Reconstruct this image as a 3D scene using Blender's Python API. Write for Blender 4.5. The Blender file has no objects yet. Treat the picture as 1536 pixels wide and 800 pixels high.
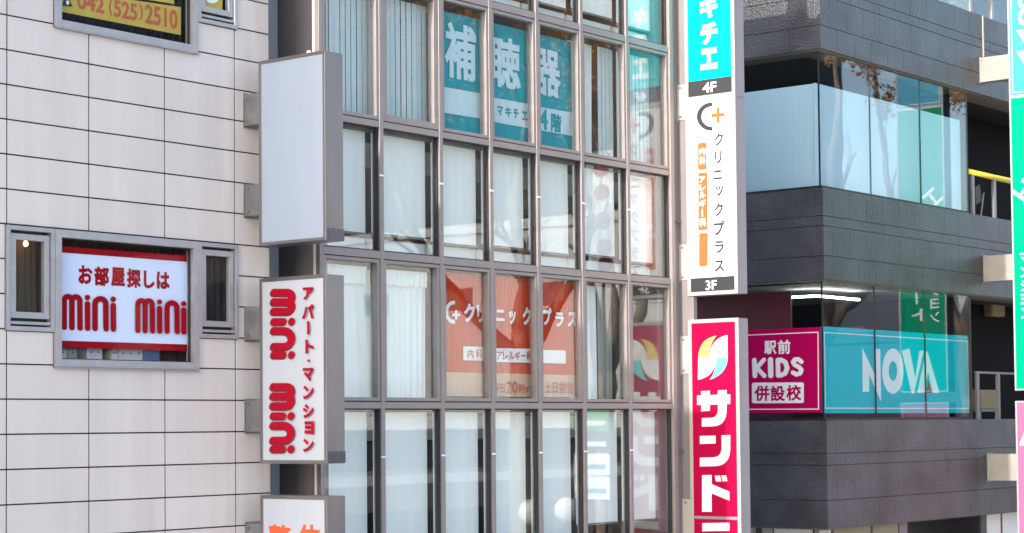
import bpy, math, random
from mathutils import Matrix, Vector
R = math.radians
sc = bpy.context.scene
C = sc.collection

# ------------------------------------------------------------------ camera, sky, sun, exposure
CAMZ = 7.0
F, CX, CY = 2924.15, 768.0, 518.1
YAW, PIT, ROL = 0.893861308, 0.0408076990, -0.00923917635
fw = Vector((math.sin(YAW) * math.cos(PIT), math.cos(YAW) * math.cos(PIT), math.sin(PIT)))
r0 = Vector((math.cos(YAW), -math.sin(YAW), 0)); u0 = r0.cross(fw)
rt = math.cos(ROL) * r0 + math.sin(ROL) * u0
up = -math.sin(ROL) * r0 + math.cos(ROL) * u0
cd = bpy.data.cameras.new('camera'); cam = bpy.data.objects.new('camera', cd); C.objects.link(cam)
cd.sensor_width = 36.0; cd.sensor_fit = 'HORIZONTAL'; cd.lens = 36.0 * F / 1536
cd.shift_y = (CY - 400) / 1536; cd.clip_start = 0.1; cd.clip_end = 2000
cam.matrix_world = Matrix(((rt.x, up.x, -fw.x, 0), (rt.y, up.y, -fw.y, 0), (rt.z, up.z, -fw.z, CAMZ), (0, 0, 0, 1)))
cd.dof.use_dof = True; cd.dof.focus_distance = 26.0; cd.dof.aperture_fstop = 2.8
sc.camera = cam

SUN_EL, SUN_AZ = R(25.4), math.atan2(0.057, 1.0)       # light travels towards +X and a little into the facades
wd = bpy.data.worlds.new('World'); sc.world = wd; wd.use_nodes = True
nt = wd.node_tree; bg = nt.nodes['Background']
sky = nt.nodes.new('ShaderNodeTexSky'); sky.sky_type = 'NISHITA'; sky.sun_disc = False
sky.sun_elevation = SUN_EL
sky.sun_rotation = R(270) - SUN_AZ
sky.air_density = 1.0; sky.dust_density = 2.5; sky.ozone_density = 1.0
bg.inputs[1].default_value = 0.15
nt.links.new(sky.outputs[0], bg.inputs[0])
sl = bpy.data.lights.new('sun', 'SUN'); sl.energy = 2.0; sl.angle = R(0.5); sl.color = (1.0, 0.93, 0.84)
so = bpy.data.objects.new('sun', sl); C.objects.link(so)
sdir = Vector((math.cos(SUN_AZ) * math.cos(SUN_EL), math.sin(SUN_AZ) * math.cos(SUN_EL), -math.sin(SUN_EL)))
so.rotation_euler = sdir.to_track_quat('-Z', 'Y').to_euler(); so.location = (-30, 0, 40)
vs = sc.view_settings; vs.view_transform = 'Standard'; vs.look = 'None'; vs.gamma = 1; vs.use_curve_mapping = False
vs.exposure = 1.8

# ------------------------------------------------------------------ helpers
def ray(px, py): return fw * F + rt * (px - CX) - up * (py - CY)
def at_y(px, py, Y):
    d = ray(px, py); return d * (Y / d.y) + Vector((0, 0, CAMZ))
def at_x(px, py, X):
    d = ray(px, py); return d * (X / d.x) + Vector((0, 0, CAMZ))

class Face:
    """a vertical sign plane: u runs to the right on the face, v is up, d comes out of it towards the street"""
    def __init__(s, axis, k): s.a = axis; s.k = k
    def uv(s, px, py):
        p = at_x(px, py, s.k) if s.a == 'x' else at_y(px, py, s.k)
        return (-p.y, p.z) if s.a == 'x' else (p.x, p.z)
    def w(s, u, v, d=0.0):
        return Vector((s.k - d, -u, v)) if s.a == 'x' else Vector((u, s.k - d, v))

def zm(scale, ox, oy): return lambda x, y: (ox + x / scale, oy + y / scale)

class MB:
    def __init__(s): s.v = []; s.f = []; s.sm = False
    def quad(s, *ps):
        n = len(s.v); s.v += [Vector(p) for p in ps]; s.f.append(list(range(n, n + len(ps))))
    def box(s, x0, x1, y0, y1, z0, z1):
        n = len(s.v)
        s.v += [Vector(p) for p in ((x0, y0, z0), (x1, y0, z0), (x1, y1, z0), (x0, y1, z0), (x0, y0, z1), (x1, y0, z1), (x1, y1, z1), (x0, y1, z1))]
        for q in ((0, 3, 2, 1), (4, 5, 6, 7), (0, 1, 5, 4), (1, 2, 6, 5), (2, 3, 7, 6), (3, 0, 4, 7)): s.f.append([n + i for i in q])
    def tube(s, pts, rads, n=8):
        base = len(s.v); prev = None
        for i, p in enumerate(pts):
            p = Vector(p)
            t = (Vector(pts[min(i + 1, len(pts) - 1)]) - Vector(pts[max(i - 1, 0)])).normalized()
            a = t.orthogonal().normalized() if prev is None else (prev - t * prev.dot(t)).normalized()
            prev = a; b = t.cross(a)
            for k in range(n):
                an = 2 * math.pi * k / n
                s.v.append(p + (a * math.cos(an) + b * math.sin(an)) * rads[i])
        for i in range(len(pts) - 1):
            for k in range(n):
                q = base + i * n
                s.f.append([q + k, q + (k + 1) % n, q + n + (k + 1) % n, q + n + k])
        s.f.append([base + k for k in range(n)][::-1]); s.f.append([base + (len(pts) - 1) * n + k for k in range(n)])
    def lathe(s, c, prof, n=24):
        base = len(s.v)
        for (r_, z) in prof:
            for k in range(n):
                an = 2 * math.pi * k / n; s.v.append(Vector((c[0] + r_ * math.cos(an), c[1] + r_ * math.sin(an), c[2] + z)))
        for i in range(len(prof) - 1):
            for k in range(n):
                q = base + i * n; s.f.append([q + k, q + (k + 1) % n, q + n + (k + 1) % n, q + n + k])
    def build(s, name, m, parent=None, origin=None, smooth=False, bevel=0):
        o0 = Vector(origin) if origin else (Vector(parent['_o']) if parent is not None else Vector((0, 0, 0)))
        me = bpy.data.meshes.new(name); me.from_pydata([tuple(v - o0) for v in s.v], [], s.f); me.update()
        if smooth:
            for p in me.polygons: p.use_smooth = True
        me.materials.append(m)
        o = bpy.data.objects.new(name, me); C.objects.link(o)
        if parent is not None: o.parent = parent
        else: o.location = o0
        o['_o'] = tuple(o0)
        if bevel:
            b = o.modifiers.new('bevel', 'BEVEL'); b.width = bevel; b.segments = 2; b.limit_method = 'ANGLE'
        return o

def tag(o, label=None, cat=None, group=None, kind=None):
    if label: o['label'] = label
    if cat: o['category'] = cat
    if group: o['group'] = group
    if kind: o['kind'] = kind
    return o
def thing(name, loc, label, cat, group=None):
    o = bpy.data.objects.new(name, None); o.empty_display_size = 0.2; C.objects.link(o); o.location = loc; o['_o'] = tuple(loc)
    return tag(o, label, cat, group)

# ------------------------------------------------------------------ materials
MATS = {}
def mat(name, col, rough=0.6, metal=0.0, spec=0.5, var=0.0, vscale=3.0, bump=0.0, bscale=40.0, stretch=(1, 1, 1), emit=None, estr=0.0, trans=0.0):
    m = bpy.data.materials.new(name); m.use_nodes = True; n = m.node_tree; p = n.nodes['Principled BSDF']
    p.inputs['Base Color'].default_value = (*col, 1); p.inputs['Roughness'].default_value = rough
    p.inputs['Metallic'].default_value = metal; p.inputs['Specular IOR Level'].default_value = spec
    tc = n.nodes.new('ShaderNodeTexCoord'); mp = n.nodes.new('ShaderNodeMapping'); mp.inputs['Scale'].default_value = stretch
    n.links.new(tc.outputs['Object'], mp.inputs[0])
    if var:
        t = n.nodes.new('ShaderNodeTexNoise'); t.inputs['Scale'].default_value = vscale; t.inputs['Detail'].default_value = 6
        n.links.new(mp.outputs[0], t.inputs[0])
        rp = n.nodes.new('ShaderNodeValToRGB'); rp.color_ramp.elements[0].position = 0.3; rp.color_ramp.elements[1].position = 0.7
        rp.color_ramp.elements[0].color = (*[c * (1 - var) for c in col], 1); rp.color_ramp.elements[1].color = (*[min(1, c * (1 + var)) for c in col], 1)
        n.links.new(t.outputs[0], rp.inputs[0]); n.links.new(rp.outputs[0], p.inputs['Base Color'])
        mr = n.nodes.new('ShaderNodeMapRange'); mr.inputs[3].default_value = max(0, rough - 0.08); mr.inputs[4].default_value = min(1, rough + 0.08)
        n.links.new(t.outputs[0], mr.inputs[0]); n.links.new(mr.outputs[0], p.inputs['Roughness'])
    if bump:
        t2 = n.nodes.new('ShaderNodeTexNoise'); t2.inputs['Scale'].default_value = bscale; t2.inputs['Detail'].default_value = 4
        n.links.new(mp.outputs[0], t2.inputs[0]); b = n.nodes.new('ShaderNodeBump'); b.inputs['Strength'].default_value = bump; b.inputs['Distance'].default_value = 0.01
        n.links.new(t2.outputs[0], b.inputs['Height']); n.links.new(b.outputs[0], p.inputs['Normal'])
    if emit: p.inputs['Emission Color'].default_value = (*emit, 1); p.inputs['Emission Strength'].default_value = estr
    if trans:   # thin cloth: lets light through from behind
        tr = n.nodes.new('ShaderNodeBsdfTranslucent'); tr.inputs[0].default_value = (*col, 1)
        mx = n.nodes.new('ShaderNodeMixShader'); mx.inputs[0].default_value = trans
        out = n.nodes['Material Output']
        n.links.new(p.outputs[0], mx.inputs[1]); n.links.new(tr.outputs[0], mx.inputs[2]); n.links.new(mx.outputs[0], out.inputs[0])
    MATS[name] = m; return m

def glass(name, tint, ior=1.5, rough=0.0, wave=0.0):
    m = bpy.data.materials.new(name); m.use_nodes = True; n = m.node_tree; n.nodes.clear()
    out = n.nodes.new('ShaderNodeOutputMaterial'); mx = n.nodes.new('ShaderNodeMixShader')
    t = n.nodes.new('ShaderNodeBsdfTransparent'); t.inputs[0].default_value = (*tint, 1)
    g = n.nodes.new('ShaderNodeBsdfGlossy'); g.inputs['Roughness'].default_value = rough
    fr = n.nodes.new('ShaderNodeFresnel'); ge = n.nodes.new('ShaderNodeNewGeometry')
    io = n.nodes.new('ShaderNodeMapRange'); io.inputs[3].default_value = ior; io.inputs[4].default_value = 1 / ior   # same index on both faces of the thin pane
    n.links.new(ge.outputs['Backfacing'], io.inputs[0]); n.links.new(io.outputs[0], fr.inputs[0])
    if wave:
        tc = n.nodes.new('ShaderNodeTexCoord'); no = n.nodes.new('ShaderNodeTexNoise'); no.inputs['Scale'].default_value = 1.6; no.inputs['Detail'].default_value = 1
        n.links.new(tc.outputs['Object'], no.inputs[0]); b = n.nodes.new('ShaderNodeBump'); b.inputs['Strength'].default_value = wave; b.inputs['Distance'].default_value = 0.02
        n.links.new(no.outputs[0], b.inputs['Height']); n.links.new(b.outputs[0], g.inputs['Normal'])
    n.links.new(fr.outputs[0], mx.inputs[0]); n.links.new(t.outputs[0], mx.inputs[1]); n.links.new(g.outputs[0], mx.inputs[2]); n.links.new(mx.outputs[0], out.inputs[0])
    MATS[name] = m; return m

def tile_mat(name, col, w, h, ox, oz):
    """pale panels: every panel a touch different, faint rain streaks down them"""
    m = mat(name, col, rough=0.42); n = m.node_tree; p = n.nodes['Principled BSDF']
    tc = n.nodes.new('ShaderNodeTexCoord'); sx = n.nodes.new('ShaderNodeSeparateXYZ'); n.links.new(tc.outputs['Object'], sx.inputs[0])
    def mth(op, a, b=None):
        q = n.nodes.new('ShaderNodeMath'); q.operation = op
        for i, x in enumerate((a, b)):
            if x is None: continue
            if isinstance(x, (int, float)): q.inputs[i].default_value = x
            else: n.links.new(x, q.inputs[i])
        return q.outputs[0]
    fx = mth('FLOOR', mth('DIVIDE', mth('SUBTRACT', sx.outputs[0], ox), w)); fz = mth('FLOOR', mth('DIVIDE', mth('SUBTRACT', sx.outputs[2], oz), h))
    cb = n.nodes.new('ShaderNodeCombineXYZ'); n.links.new(fx, cb.inputs[0]); n.links.new(fz, cb.inputs[1])
    wn = n.nodes.new('ShaderNodeTexWhiteNoise'); wn.noise_dimensions = '2D'; n.links.new(cb.outputs[0], wn.inputs['Vector'])
    mp = n.nodes.new('ShaderNodeMapping'); mp.inputs['Scale'].default_value = (2.6, 1, 0.16); n.links.new(tc.outputs['Object'], mp.inputs[0])
    ns = n.nodes.new('ShaderNodeTexNoise'); ns.inputs['Scale'].default_value = 1.0; ns.inputs['Detail'].default_value = 7; ns.inputs['Roughness'].default_value = 0.62; n.links.new(mp.outputs[0], ns.inputs[0])
    v = mth('ADD', mth('MULTIPLY', wn.outputs[0], 0.06), mth('MULTIPLY', ns.outputs[0], 0.42))
    v = mth('ADD', v, 0.76)
    mixc = n.nodes.new('ShaderNodeMix'); mixc.data_type = 'RGBA'; mixc.blend_type = 'MULTIPLY'; mixc.inputs[0].default_value = 1
    mixc.inputs[6].default_value = (*col, 1)
    cc = n.nodes.new('ShaderNodeCombineColor'); n.links.new(v, cc.inputs[0]); n.links.new(v, cc.inputs[1]); n.links.new(mth('MULTIPLY', v, 0.995), cc.inputs[2])
    n.links.new(cc.outputs[0], mixc.inputs[7])
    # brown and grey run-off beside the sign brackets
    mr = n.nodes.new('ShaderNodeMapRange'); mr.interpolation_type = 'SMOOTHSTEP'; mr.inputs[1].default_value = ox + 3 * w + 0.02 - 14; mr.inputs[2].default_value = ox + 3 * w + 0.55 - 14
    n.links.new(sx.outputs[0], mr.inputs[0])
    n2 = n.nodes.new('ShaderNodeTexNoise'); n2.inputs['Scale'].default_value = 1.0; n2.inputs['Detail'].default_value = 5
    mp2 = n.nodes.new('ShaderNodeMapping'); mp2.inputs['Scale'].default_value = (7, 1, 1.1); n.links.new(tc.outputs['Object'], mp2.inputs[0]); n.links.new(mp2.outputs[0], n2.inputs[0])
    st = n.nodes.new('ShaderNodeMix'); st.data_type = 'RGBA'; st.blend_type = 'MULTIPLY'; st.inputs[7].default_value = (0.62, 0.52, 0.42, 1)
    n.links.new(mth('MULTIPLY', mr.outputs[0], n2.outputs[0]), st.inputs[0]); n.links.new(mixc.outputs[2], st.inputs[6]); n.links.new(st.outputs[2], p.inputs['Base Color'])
    return m

D = 17.0
TW, TH = 1.0897, 0.3703
TX0, TZ0 = 12.658, CAMZ + 0.3196
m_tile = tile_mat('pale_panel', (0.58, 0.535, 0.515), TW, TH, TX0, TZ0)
m_joint = mat('joint', (0.02, 0.02, 0.025), 0.9)
m_alu = mat('window_aluminium', (0.36, 0.355, 0.375), 0.42, 0.4, var=0.08, vscale=8)
m_alu_d = mat('gasket', (0.02, 0.02, 0.024), 0.6)
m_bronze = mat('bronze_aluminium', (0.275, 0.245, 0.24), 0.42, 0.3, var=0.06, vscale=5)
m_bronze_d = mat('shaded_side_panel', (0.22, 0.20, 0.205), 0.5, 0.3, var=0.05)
m_steel = mat('stainless_steel', (0.235, 0.222, 0.225), 0.38, 0.75, var=0.14, vscale=2.2, stretch=(1, 1, 0.25))
m_steel_b = mat('bracket_steel', (0.24, 0.24, 0.245), 0.45, 0.5, var=0.3, vscale=3.0)
m_plate = mat('corner_plate', (0.12, 0.12, 0.15), 0.25, 0.9)
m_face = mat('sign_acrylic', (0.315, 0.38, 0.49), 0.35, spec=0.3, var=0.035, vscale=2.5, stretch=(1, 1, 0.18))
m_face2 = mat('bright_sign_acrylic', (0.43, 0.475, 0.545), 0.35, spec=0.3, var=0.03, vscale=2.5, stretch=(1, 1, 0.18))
m_white = mat('white_print', (0.78, 0.79, 0.80), 0.4)
m_cream = mat('cream_paint', (0.36, 0.34, 0.31), 0.45, var=0.04)
m_lilac = mat('grey_sign_side', (0.26, 0.245, 0.27), 0.45, 0.2, var=0.05, vscale=2)
m_red = mat('red_print', (0.32, 0.006, 0.022), 0.4, spec=0.04)
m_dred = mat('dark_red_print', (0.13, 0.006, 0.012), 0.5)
m_wred = mat('window_red_print', (0.30, 0.003, 0.010), 0.45, spec=0.04)
m_oran = mat('orange_print', (0.74, 0.10, 0.03), 0.45)
m_cyan = mat('cyan_print', (0.0, 0.52, 0.58), 0.4, spec=0.1)
m_char = mat('charcoal_print', (0.018, 0.020, 0.027), 0.5)
m_orange_c = mat('clinic_orange_print', (0.55, 0.105, 0.022), 0.4)
m_film = mat('white_sign_film', (0.66, 0.66, 0.66), 0.4)
m_mag = mat('crimson_print', (0.34, 0.003, 0.042), 0.38, spec=0.04)
m_yel = mat('logo_yellow_print', (0.80, 0.52, 0.12), 0.4)
m_lcy = mat('logo_cyan_print', (0.12, 0.62, 0.68), 0.4)
m_teal = mat('teal_poster', (0.002, 0.30, 0.37), 0.5, spec=0.04, var=0.10, vscale=3)
m_banner = mat('orange_banner', (0.60, 0.045, 0.010), 0.55, spec=0.04, trans=0.15)
m_beige = mat('beige_banner', (0.66, 0.44, 0.32), 0.55, trans=0.15)
m_bred = mat('banner_red_print', (0.46, 0.05, 0.045), 0.5, spec=0.04)
m_blind = mat('white_blind', (0.89, 0.91, 0.88), 0.7, trans=0.05)
m_slat = mat('pale_blue_slat', (0.62, 0.76, 0.80), 0.6, trans=0.15)
m_curt = mat('white_curtain', (0.80, 0.88, 0.88), 0.8, var=0.03, trans=0.1)
m_bblind = mat('blue_blind', (0.62, 0.78, 0.86), 0.7, var=0.03, vscale=1.5, stretch=(1, 1, 0.2), trans=0.1)
m_sill = mat('white_sill', (0.72, 0.76, 0.76), 0.5)
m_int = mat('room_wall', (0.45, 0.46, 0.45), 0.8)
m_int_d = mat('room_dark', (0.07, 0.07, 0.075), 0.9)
m_ceil = mat('room_ceiling', (0.62, 0.62, 0.60), 0.8)
m_maroon = mat('maroon_partition', (0.17, 0.016, 0.035), 0.5)
m_tube = mat('fluorescent_tube', (0.9, 0.9, 0.9), 0.4, emit=(1, 0.97, 0.9), estr=4.0)
m_amber = mat('amber_bulb', (0.9, 0.7, 0.5), 0.4, emit=(1, 0.55, 0.25), estr=3.0)
g_cur = glass('facade_glass', (0.975, 0.997, 0.995), 1.62, wave=0.02)
g_drk = glass('bluish_glass', (0.93, 0.975, 0.99), 1.48, wave=0.02)
g_win = glass('window_glass', (0.97, 0.98, 0.99), 1.14, wave=0.02)
m_yband = mat('yellow_print', (0.47, 0.35, 0.05), 0.5, var=0.06, vscale=6)
m_bkc = mat('black_print', (0.02, 0.02, 0.025), 0.5)

def stone(name, col):
    m = mat(name, col, rough=0.33, spec=0.6); n = m.node_tree; p = n.nodes['Principled BSDF']
    tc = n.nodes.new('ShaderNodeTexCoord')
    t1 = n.nodes.new('ShaderNodeTexNoise'); t1.inputs['Scale'].default_value = 38; t1.inputs['Detail'].default_value = 5; t1.inputs['Roughness'].default_value = 0.7
    t2 = n.nodes.new('ShaderNodeTexNoise'); t2.inputs['Scale'].default_value = 1.3; t2.inputs['Detail'].default_value = 4
    t3 = n.nodes.new('ShaderNodeTexVoronoi'); t3.inputs['Scale'].default_value = 34
    for t in (t1, t2, t3): n.links.new(tc.outputs['Object'], t.inputs[0])
    mul = n.nodes.new('ShaderNodeMath'); mul.operation = 'MULTIPLY'; n.links.new(t1.outputs[0], mul.inputs[0]); n.links.new(t2.outputs[0], mul.inputs[1])
    rp = n.nodes.new('ShaderNodeValToRGB'); rp.color_ramp.elements[0].position = 0.12; rp.color_ramp.elements[1].position = 0.42
    rp.color_ramp.elements[0].color = (*[c * 0.35 for c in col], 1); rp.color_ramp.elements[1].color = (*[c * 2.1 for c in col], 1)
    n.links.new(mul.outputs[0], rp.inputs[0]); n.links.new(rp.outputs[0], p.inputs['Base Color'])
    ad = n.nodes.new('ShaderNodeMath'); ad.operation = 'ADD'; n.links.new(t1.outputs[0], ad.inputs[0]); n.links.new(t3.outputs[0], ad.inputs[1])
    b = n.nodes.new('ShaderNodeBump'); b.inputs['Strength'].default_value = 0.7; b.inputs['Distance'].default_value = 0.014
    n.links.new(ad.outputs[0], b.inputs['Height']); n.links.new(b.outputs[0], p.inputs['Normal'])
    return m
m_stone = stone('dark_granite', (0.033, 0.035, 0.042))
m_dark = mat('black_steel', (0.02, 0.02, 0.023), 0.45, 0.3)
m_rail = mat('grey_rail', (0.22, 0.23, 0.25), 0.4, 0.5)
m_ylw = mat('yellow_paint', (0.75, 0.62, 0.05), 0.45)

# ------------------------------------------------------------------ lettering
_g = {}
def glyph(s, bold):
    k = (s, bold)
    if k in _g: return _g[k]
    c = bpy.data.curves.new('lettering', 'FONT'); c.body = s; c.size = 1; c.resolution_u = 4
    c.bevel_depth = bold; c.bevel_resolution = 0
    o = bpy.data.objects.new('lettering', c); C.objects.link(o)
    me = bpy.data.meshes.new_from_object(o.evaluated_get(bpy.context.evaluated_depsgraph_get()))
    bpy.data.objects.remove(o); bpy.data.curves.remove(c)
    vs_ = [v.co.copy() for v in me.vertices]; fs = [list(p.vertices) for p in me.polygons]
    bpy.data.meshes.remove(me)
    xs = [v.x for v in vs_]; ys = [v.y for v in vs_]; zs = [v.z for v in vs_]
    x0, x1, y0, y1, z0, z1 = min(xs), max(xs), min(ys), max(ys), min(zs), max(zs)
    for v in vs_:
        v.x = (v.x - x0) / (x1 - x0) - 0.5; v.y = (v.y - y0) / (y1 - y0) - 0.5; v.z = (v.z - z0) / (z1 - z0) if z1 > z0 else 0
    _g[k] = (vs_, fs); return _g[k]

class Letters:
    """collects flat print on one face into one mesh"""
    def __init__(s, face, d=0.004, z=None): s.fc = face; s.d = d; s.m = MB(); s.z = z or (lambda x, y: (x, y)); s.k = 0
    def uv(s, x, y): return s.fc.uv(*s.z(x, y))
    def nd(s): s.k += 1; return s.d + 0.00012 * s.k
    def glyph(s, ch, x0, y0, x1, y1, bold=0.02, thick=0.002, rot=0.0):
        cx, cy = (x0 + x1) / 2, (y0 + y1) / 2
        u, v = s.uv(cx, cy); w = abs(s.uv(x1, cy)[0] - s.uv(x0, cy)[0]); h = abs(s.uv(cx, y1)[1] - s.uv(cx, y0)[1])
        s.glyph_uv(ch, u, v, w, h, bold, thick, rot)
    def glyph_uv(s, ch, u, v, w, h, bold=0.02, thick=0.002, rot=0.0):
        vv, ff = glyph(ch, bold); n = len(s.m.v); d = s.nd(); cr, sr = math.cos(rot), math.sin(rot)
        for p in vv:
            a, b = p.x * w, p.y * h
            s.m.v.append(s.fc.w(u + a * cr - b * sr, v + a * sr + b * cr, d + p.z * thick))
        s.m.f += [[n + i for i in f] for f in ff]
    def poly_uv(s, pts):
        d = s.nd(); s.m.quad(*[s.fc.w(u, v, d) for u, v in pts])
    def poly(s, pts): s.poly_uv([s.uv(*p) for p in pts])
    def disc(s, x, y, rx, ry=None, n=28):
        ry = ry or rx; s.poly([(x + rx * math.cos(2 * math.pi * i / n), y + ry * math.sin(2 * math.pi * i / n)) for i in range(n)])
    def stroke(s, pts, w, cap=True):
        """pts in picture coordinates, w the stroke width there"""
        P = [s.uv(*p) for p in pts]
        c = pts[len(pts) // 2]; a, b = s.uv(c[0], c[1] - w / 2), s.uv(c[0], c[1] + w / 2); hv = abs(a[1] - b[1]) / 2
        a, b = s.uv(c[0] - w / 2, c[1]), s.uv(c[0] + w / 2, c[1]); hu = abs(a[0] - b[0]) / 2
        for i in range(len(P) - 1):
            (x0, y0), (x1, y1) = P[i], P[i + 1]
            dx, dy = (x1 - x0) / hu, (y1 - y0) / hv; L = math.hypot(dx, dy) or 1; nx, ny = -dy / L * hu, dx / L * hv
            s.poly_uv([(x0 + nx, y0 + ny), (x0 - nx, y0 - ny), (x1 - nx, y1 - ny), (x1 + nx, y1 + ny)])
        for i, (x, y) in enumerate(P):
            if not cap and i in (0, len(P) - 1): continue
            s.poly_uv([(x + hu * math.cos(t * math.pi / 12), y + hv * math.sin(t * math.pi / 12)) for t in range(24)])
    def ring(s, cx, cy, ro, ri, a0=0.0, a1=2 * math.pi, n=40):
        d = s.nd()
        for i in range(n):
            t0, t1 = a0 + (a1 - a0) * i / n, a0 + (a1 - a0) * (i + 1) / n
            q = [(cx + rr[0] * math.cos(t), cy + rr[1] * math.sin(t)) for rr, t in ((ro, t0), (ro, t1), (ri, t1), (ri, t0))]
            s.m.quad(*[s.fc.w(*s.uv(*p), d) for p in q])
    def rrect(s, x0, y0, x1, y1, rad, n=6, skew=0.0):
        pts = []
        for cx, cy, a in ((x1 - rad, y0 + rad, -90), (x1 - rad, y1 - rad, 0), (x0 + rad, y1 - rad, 90), (x0 + rad, y0 + rad, 180)):
            for i in range(n + 1):
                t = R(a + 90 * i / n); x = cx + rad * math.cos(t); y = cy + rad * math.sin(t); pts.append((x, y + skew * (x - x0) / (x1 - x0)))
        s.poly(pts)
    def frame(s, q, w):
        """thin outline: q = four corners (tl, tr, br, bl), w = line width in picture units"""
        for a, b in ((0, 1), (1, 2), (2, 3), (3, 0)): s.stroke([q[a], q[b]], w, cap=False)
    def build(s, m, parent, name='lettering'): return s.m.build(name, m, parent)

def mini(L, x, bot, hgt, w, horizontal=None):
    """fat round-ended lettering: m i n i; returns nothing, draws with strokes"""
    pass

# ------------------------------------------------------------------ ground
def struct(name, mb, m): return tag(mb.build(name, m), kind='structure')
m_asph = mat('asphalt', (0.05, 0.05, 0.052), 0.85, var=0.2, vscale=3, bump=0.3, bscale=80)
m_pave = mat('paving', (0.52, 0.49, 0.46), 0.8, var=0.12, vscale=2)
m_grnd = mat('ground_concrete', (0.22, 0.21, 0.20), 0.9, var=0.15, vscale=0.3)
b = MB(); b.quad((-500, -500, -0.15), (500, -500, -0.15), (500, 500, -0.15), (-500, 500, -0.15)); struct('ground', b, m_grnd)
b = MB(); b.box(-120, 160, -8, 3.0, -0.14, -0.125); struct('road', b, m_asph)
b = MB(); b.box(-120, 160, 3.0, 28, -0.14, 0.0); struct('pavement', b, m_pave)
b = MB(); b.box(-30, 62, -9, 1.5, 5.0, 5.4); b.box(-30, 62, -9.15, -9.002, 4.9, 5.55); b.box(-30, 62, 1.502, 1.65, 4.9, 5.55)
for k in range(-5, 11): b.box(k * 6.0 - 0.3, k * 6.0 + 0.3, -3.3, -2.7, -0.124, 4.998)
struct('pedestrian_deck', b, mat('pale_deck_paving', (0.52, 0.48, 0.43), 0.8, var=0.08, vscale=1.5))
b = MB()
for k in range(-20, 30): b.box(k * 5.0, k * 5.0 + 2.6, -1.9, -1.75, -0.125, -0.121)
struct('road_markings', b, mat('road_paint', (0.75, 0.75, 0.72), 0.7))

# ------------------------------------------------------------------ rectangles with holes
def subtract(rects, hole):
    out = []; hx0, hx1, hz0, hz1 = hole
    for (x0, x1, z0, z1) in rects:
        if hx0 >= x1 or hx1 <= x0 or hz0 >= z1 or hz1 <= z0: out.append((x0, x1, z0, z1)); continue
        if z0 < hz0: out.append((x0, x1, z0, hz0))
        if z1 > hz1: out.append((x0, x1, hz1, z1))
        a, c = max(z0, hz0), min(z1, hz1)
        if x0 < hx0: out.append((x0, hx0, a, c))
        if x1 > hx1: out.append((hx1, x1, a, c))
    return out

# ------------------------------------------------------------------ tiled building on the left
bl = thing('tiled_building', (14, 20, 0), 'pale building clad in white rectangular panels with black joints', 'building')
WEND = at_y(404, 400, D).x
Zc_b = at_y(80, 550.6, D).z; Zc_t = at_y(83, 344, D).z          # lower centre window
Xc0, Xc1 = at_y(80.5, 450, D).x, at_y(296, 450, D).x
Xl0 = at_y(8, 420, D).x; Xr1 = at_y(355.6, 430, D).x
Zs_b = at_y(22 / 3.2, 495.6, D).z
STEP = at_y(79, 39.6, D).z - Zc_b
holes = []
for k in (0, 1):
    holes += [(Xl0, Xr1, Zs_b + STEP * k, Zc_t + STEP * k), (Xc0, Xc1, Zc_b + STEP * k, Zc_t + STEP * k)]
J = 0.008
tb = MB(); bk = [(7.0, WEND, 0.0, 17.0)]
for h in holes: bk = subtract(bk, h)
for i in range(-6, 5):
    for j in range(-20, 26):
        x0, x1 = TX0 + i * TW, TX0 + (i + 1) * TW; z0, z1 = TZ0 + j * TH, TZ0 + (j + 1) * TH
        x1 = min(x1, WEND)
        if x0 >= WEND - 0.02 or z1 <= 0.0 or x1 < 7: continue
        rs = [(x0 + J, x1 - (J if x1 < WEND else 0), z0 + J, z1 - J)]
        for h in holes: rs = subtract(rs, (h[0] - 0.008, h[1] + 0.008, h[2] - 0.008, h[3] + 0.008))
        for r_ in rs:
            if r_[1] - r_[0] > 0.01 and r_[3] - r_[2] > 0.01: tb.box(r_[0], r_[1], D, D + 0.03, r_[2], r_[3])
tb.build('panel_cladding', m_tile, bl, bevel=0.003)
b = MB()
for (x0, x1, z0, z1) in bk: b.box(x0, x1, D + 0.007, D + 0.2, z0, z1)
b.build('backing_wall', m_joint, bl)
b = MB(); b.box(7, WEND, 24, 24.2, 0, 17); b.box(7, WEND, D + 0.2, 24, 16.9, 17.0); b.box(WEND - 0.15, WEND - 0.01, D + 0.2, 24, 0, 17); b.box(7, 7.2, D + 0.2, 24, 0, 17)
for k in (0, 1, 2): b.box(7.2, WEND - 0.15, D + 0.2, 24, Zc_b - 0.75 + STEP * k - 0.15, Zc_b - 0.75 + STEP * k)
b.build('inner_shell', m_int_d, bl)

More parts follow.
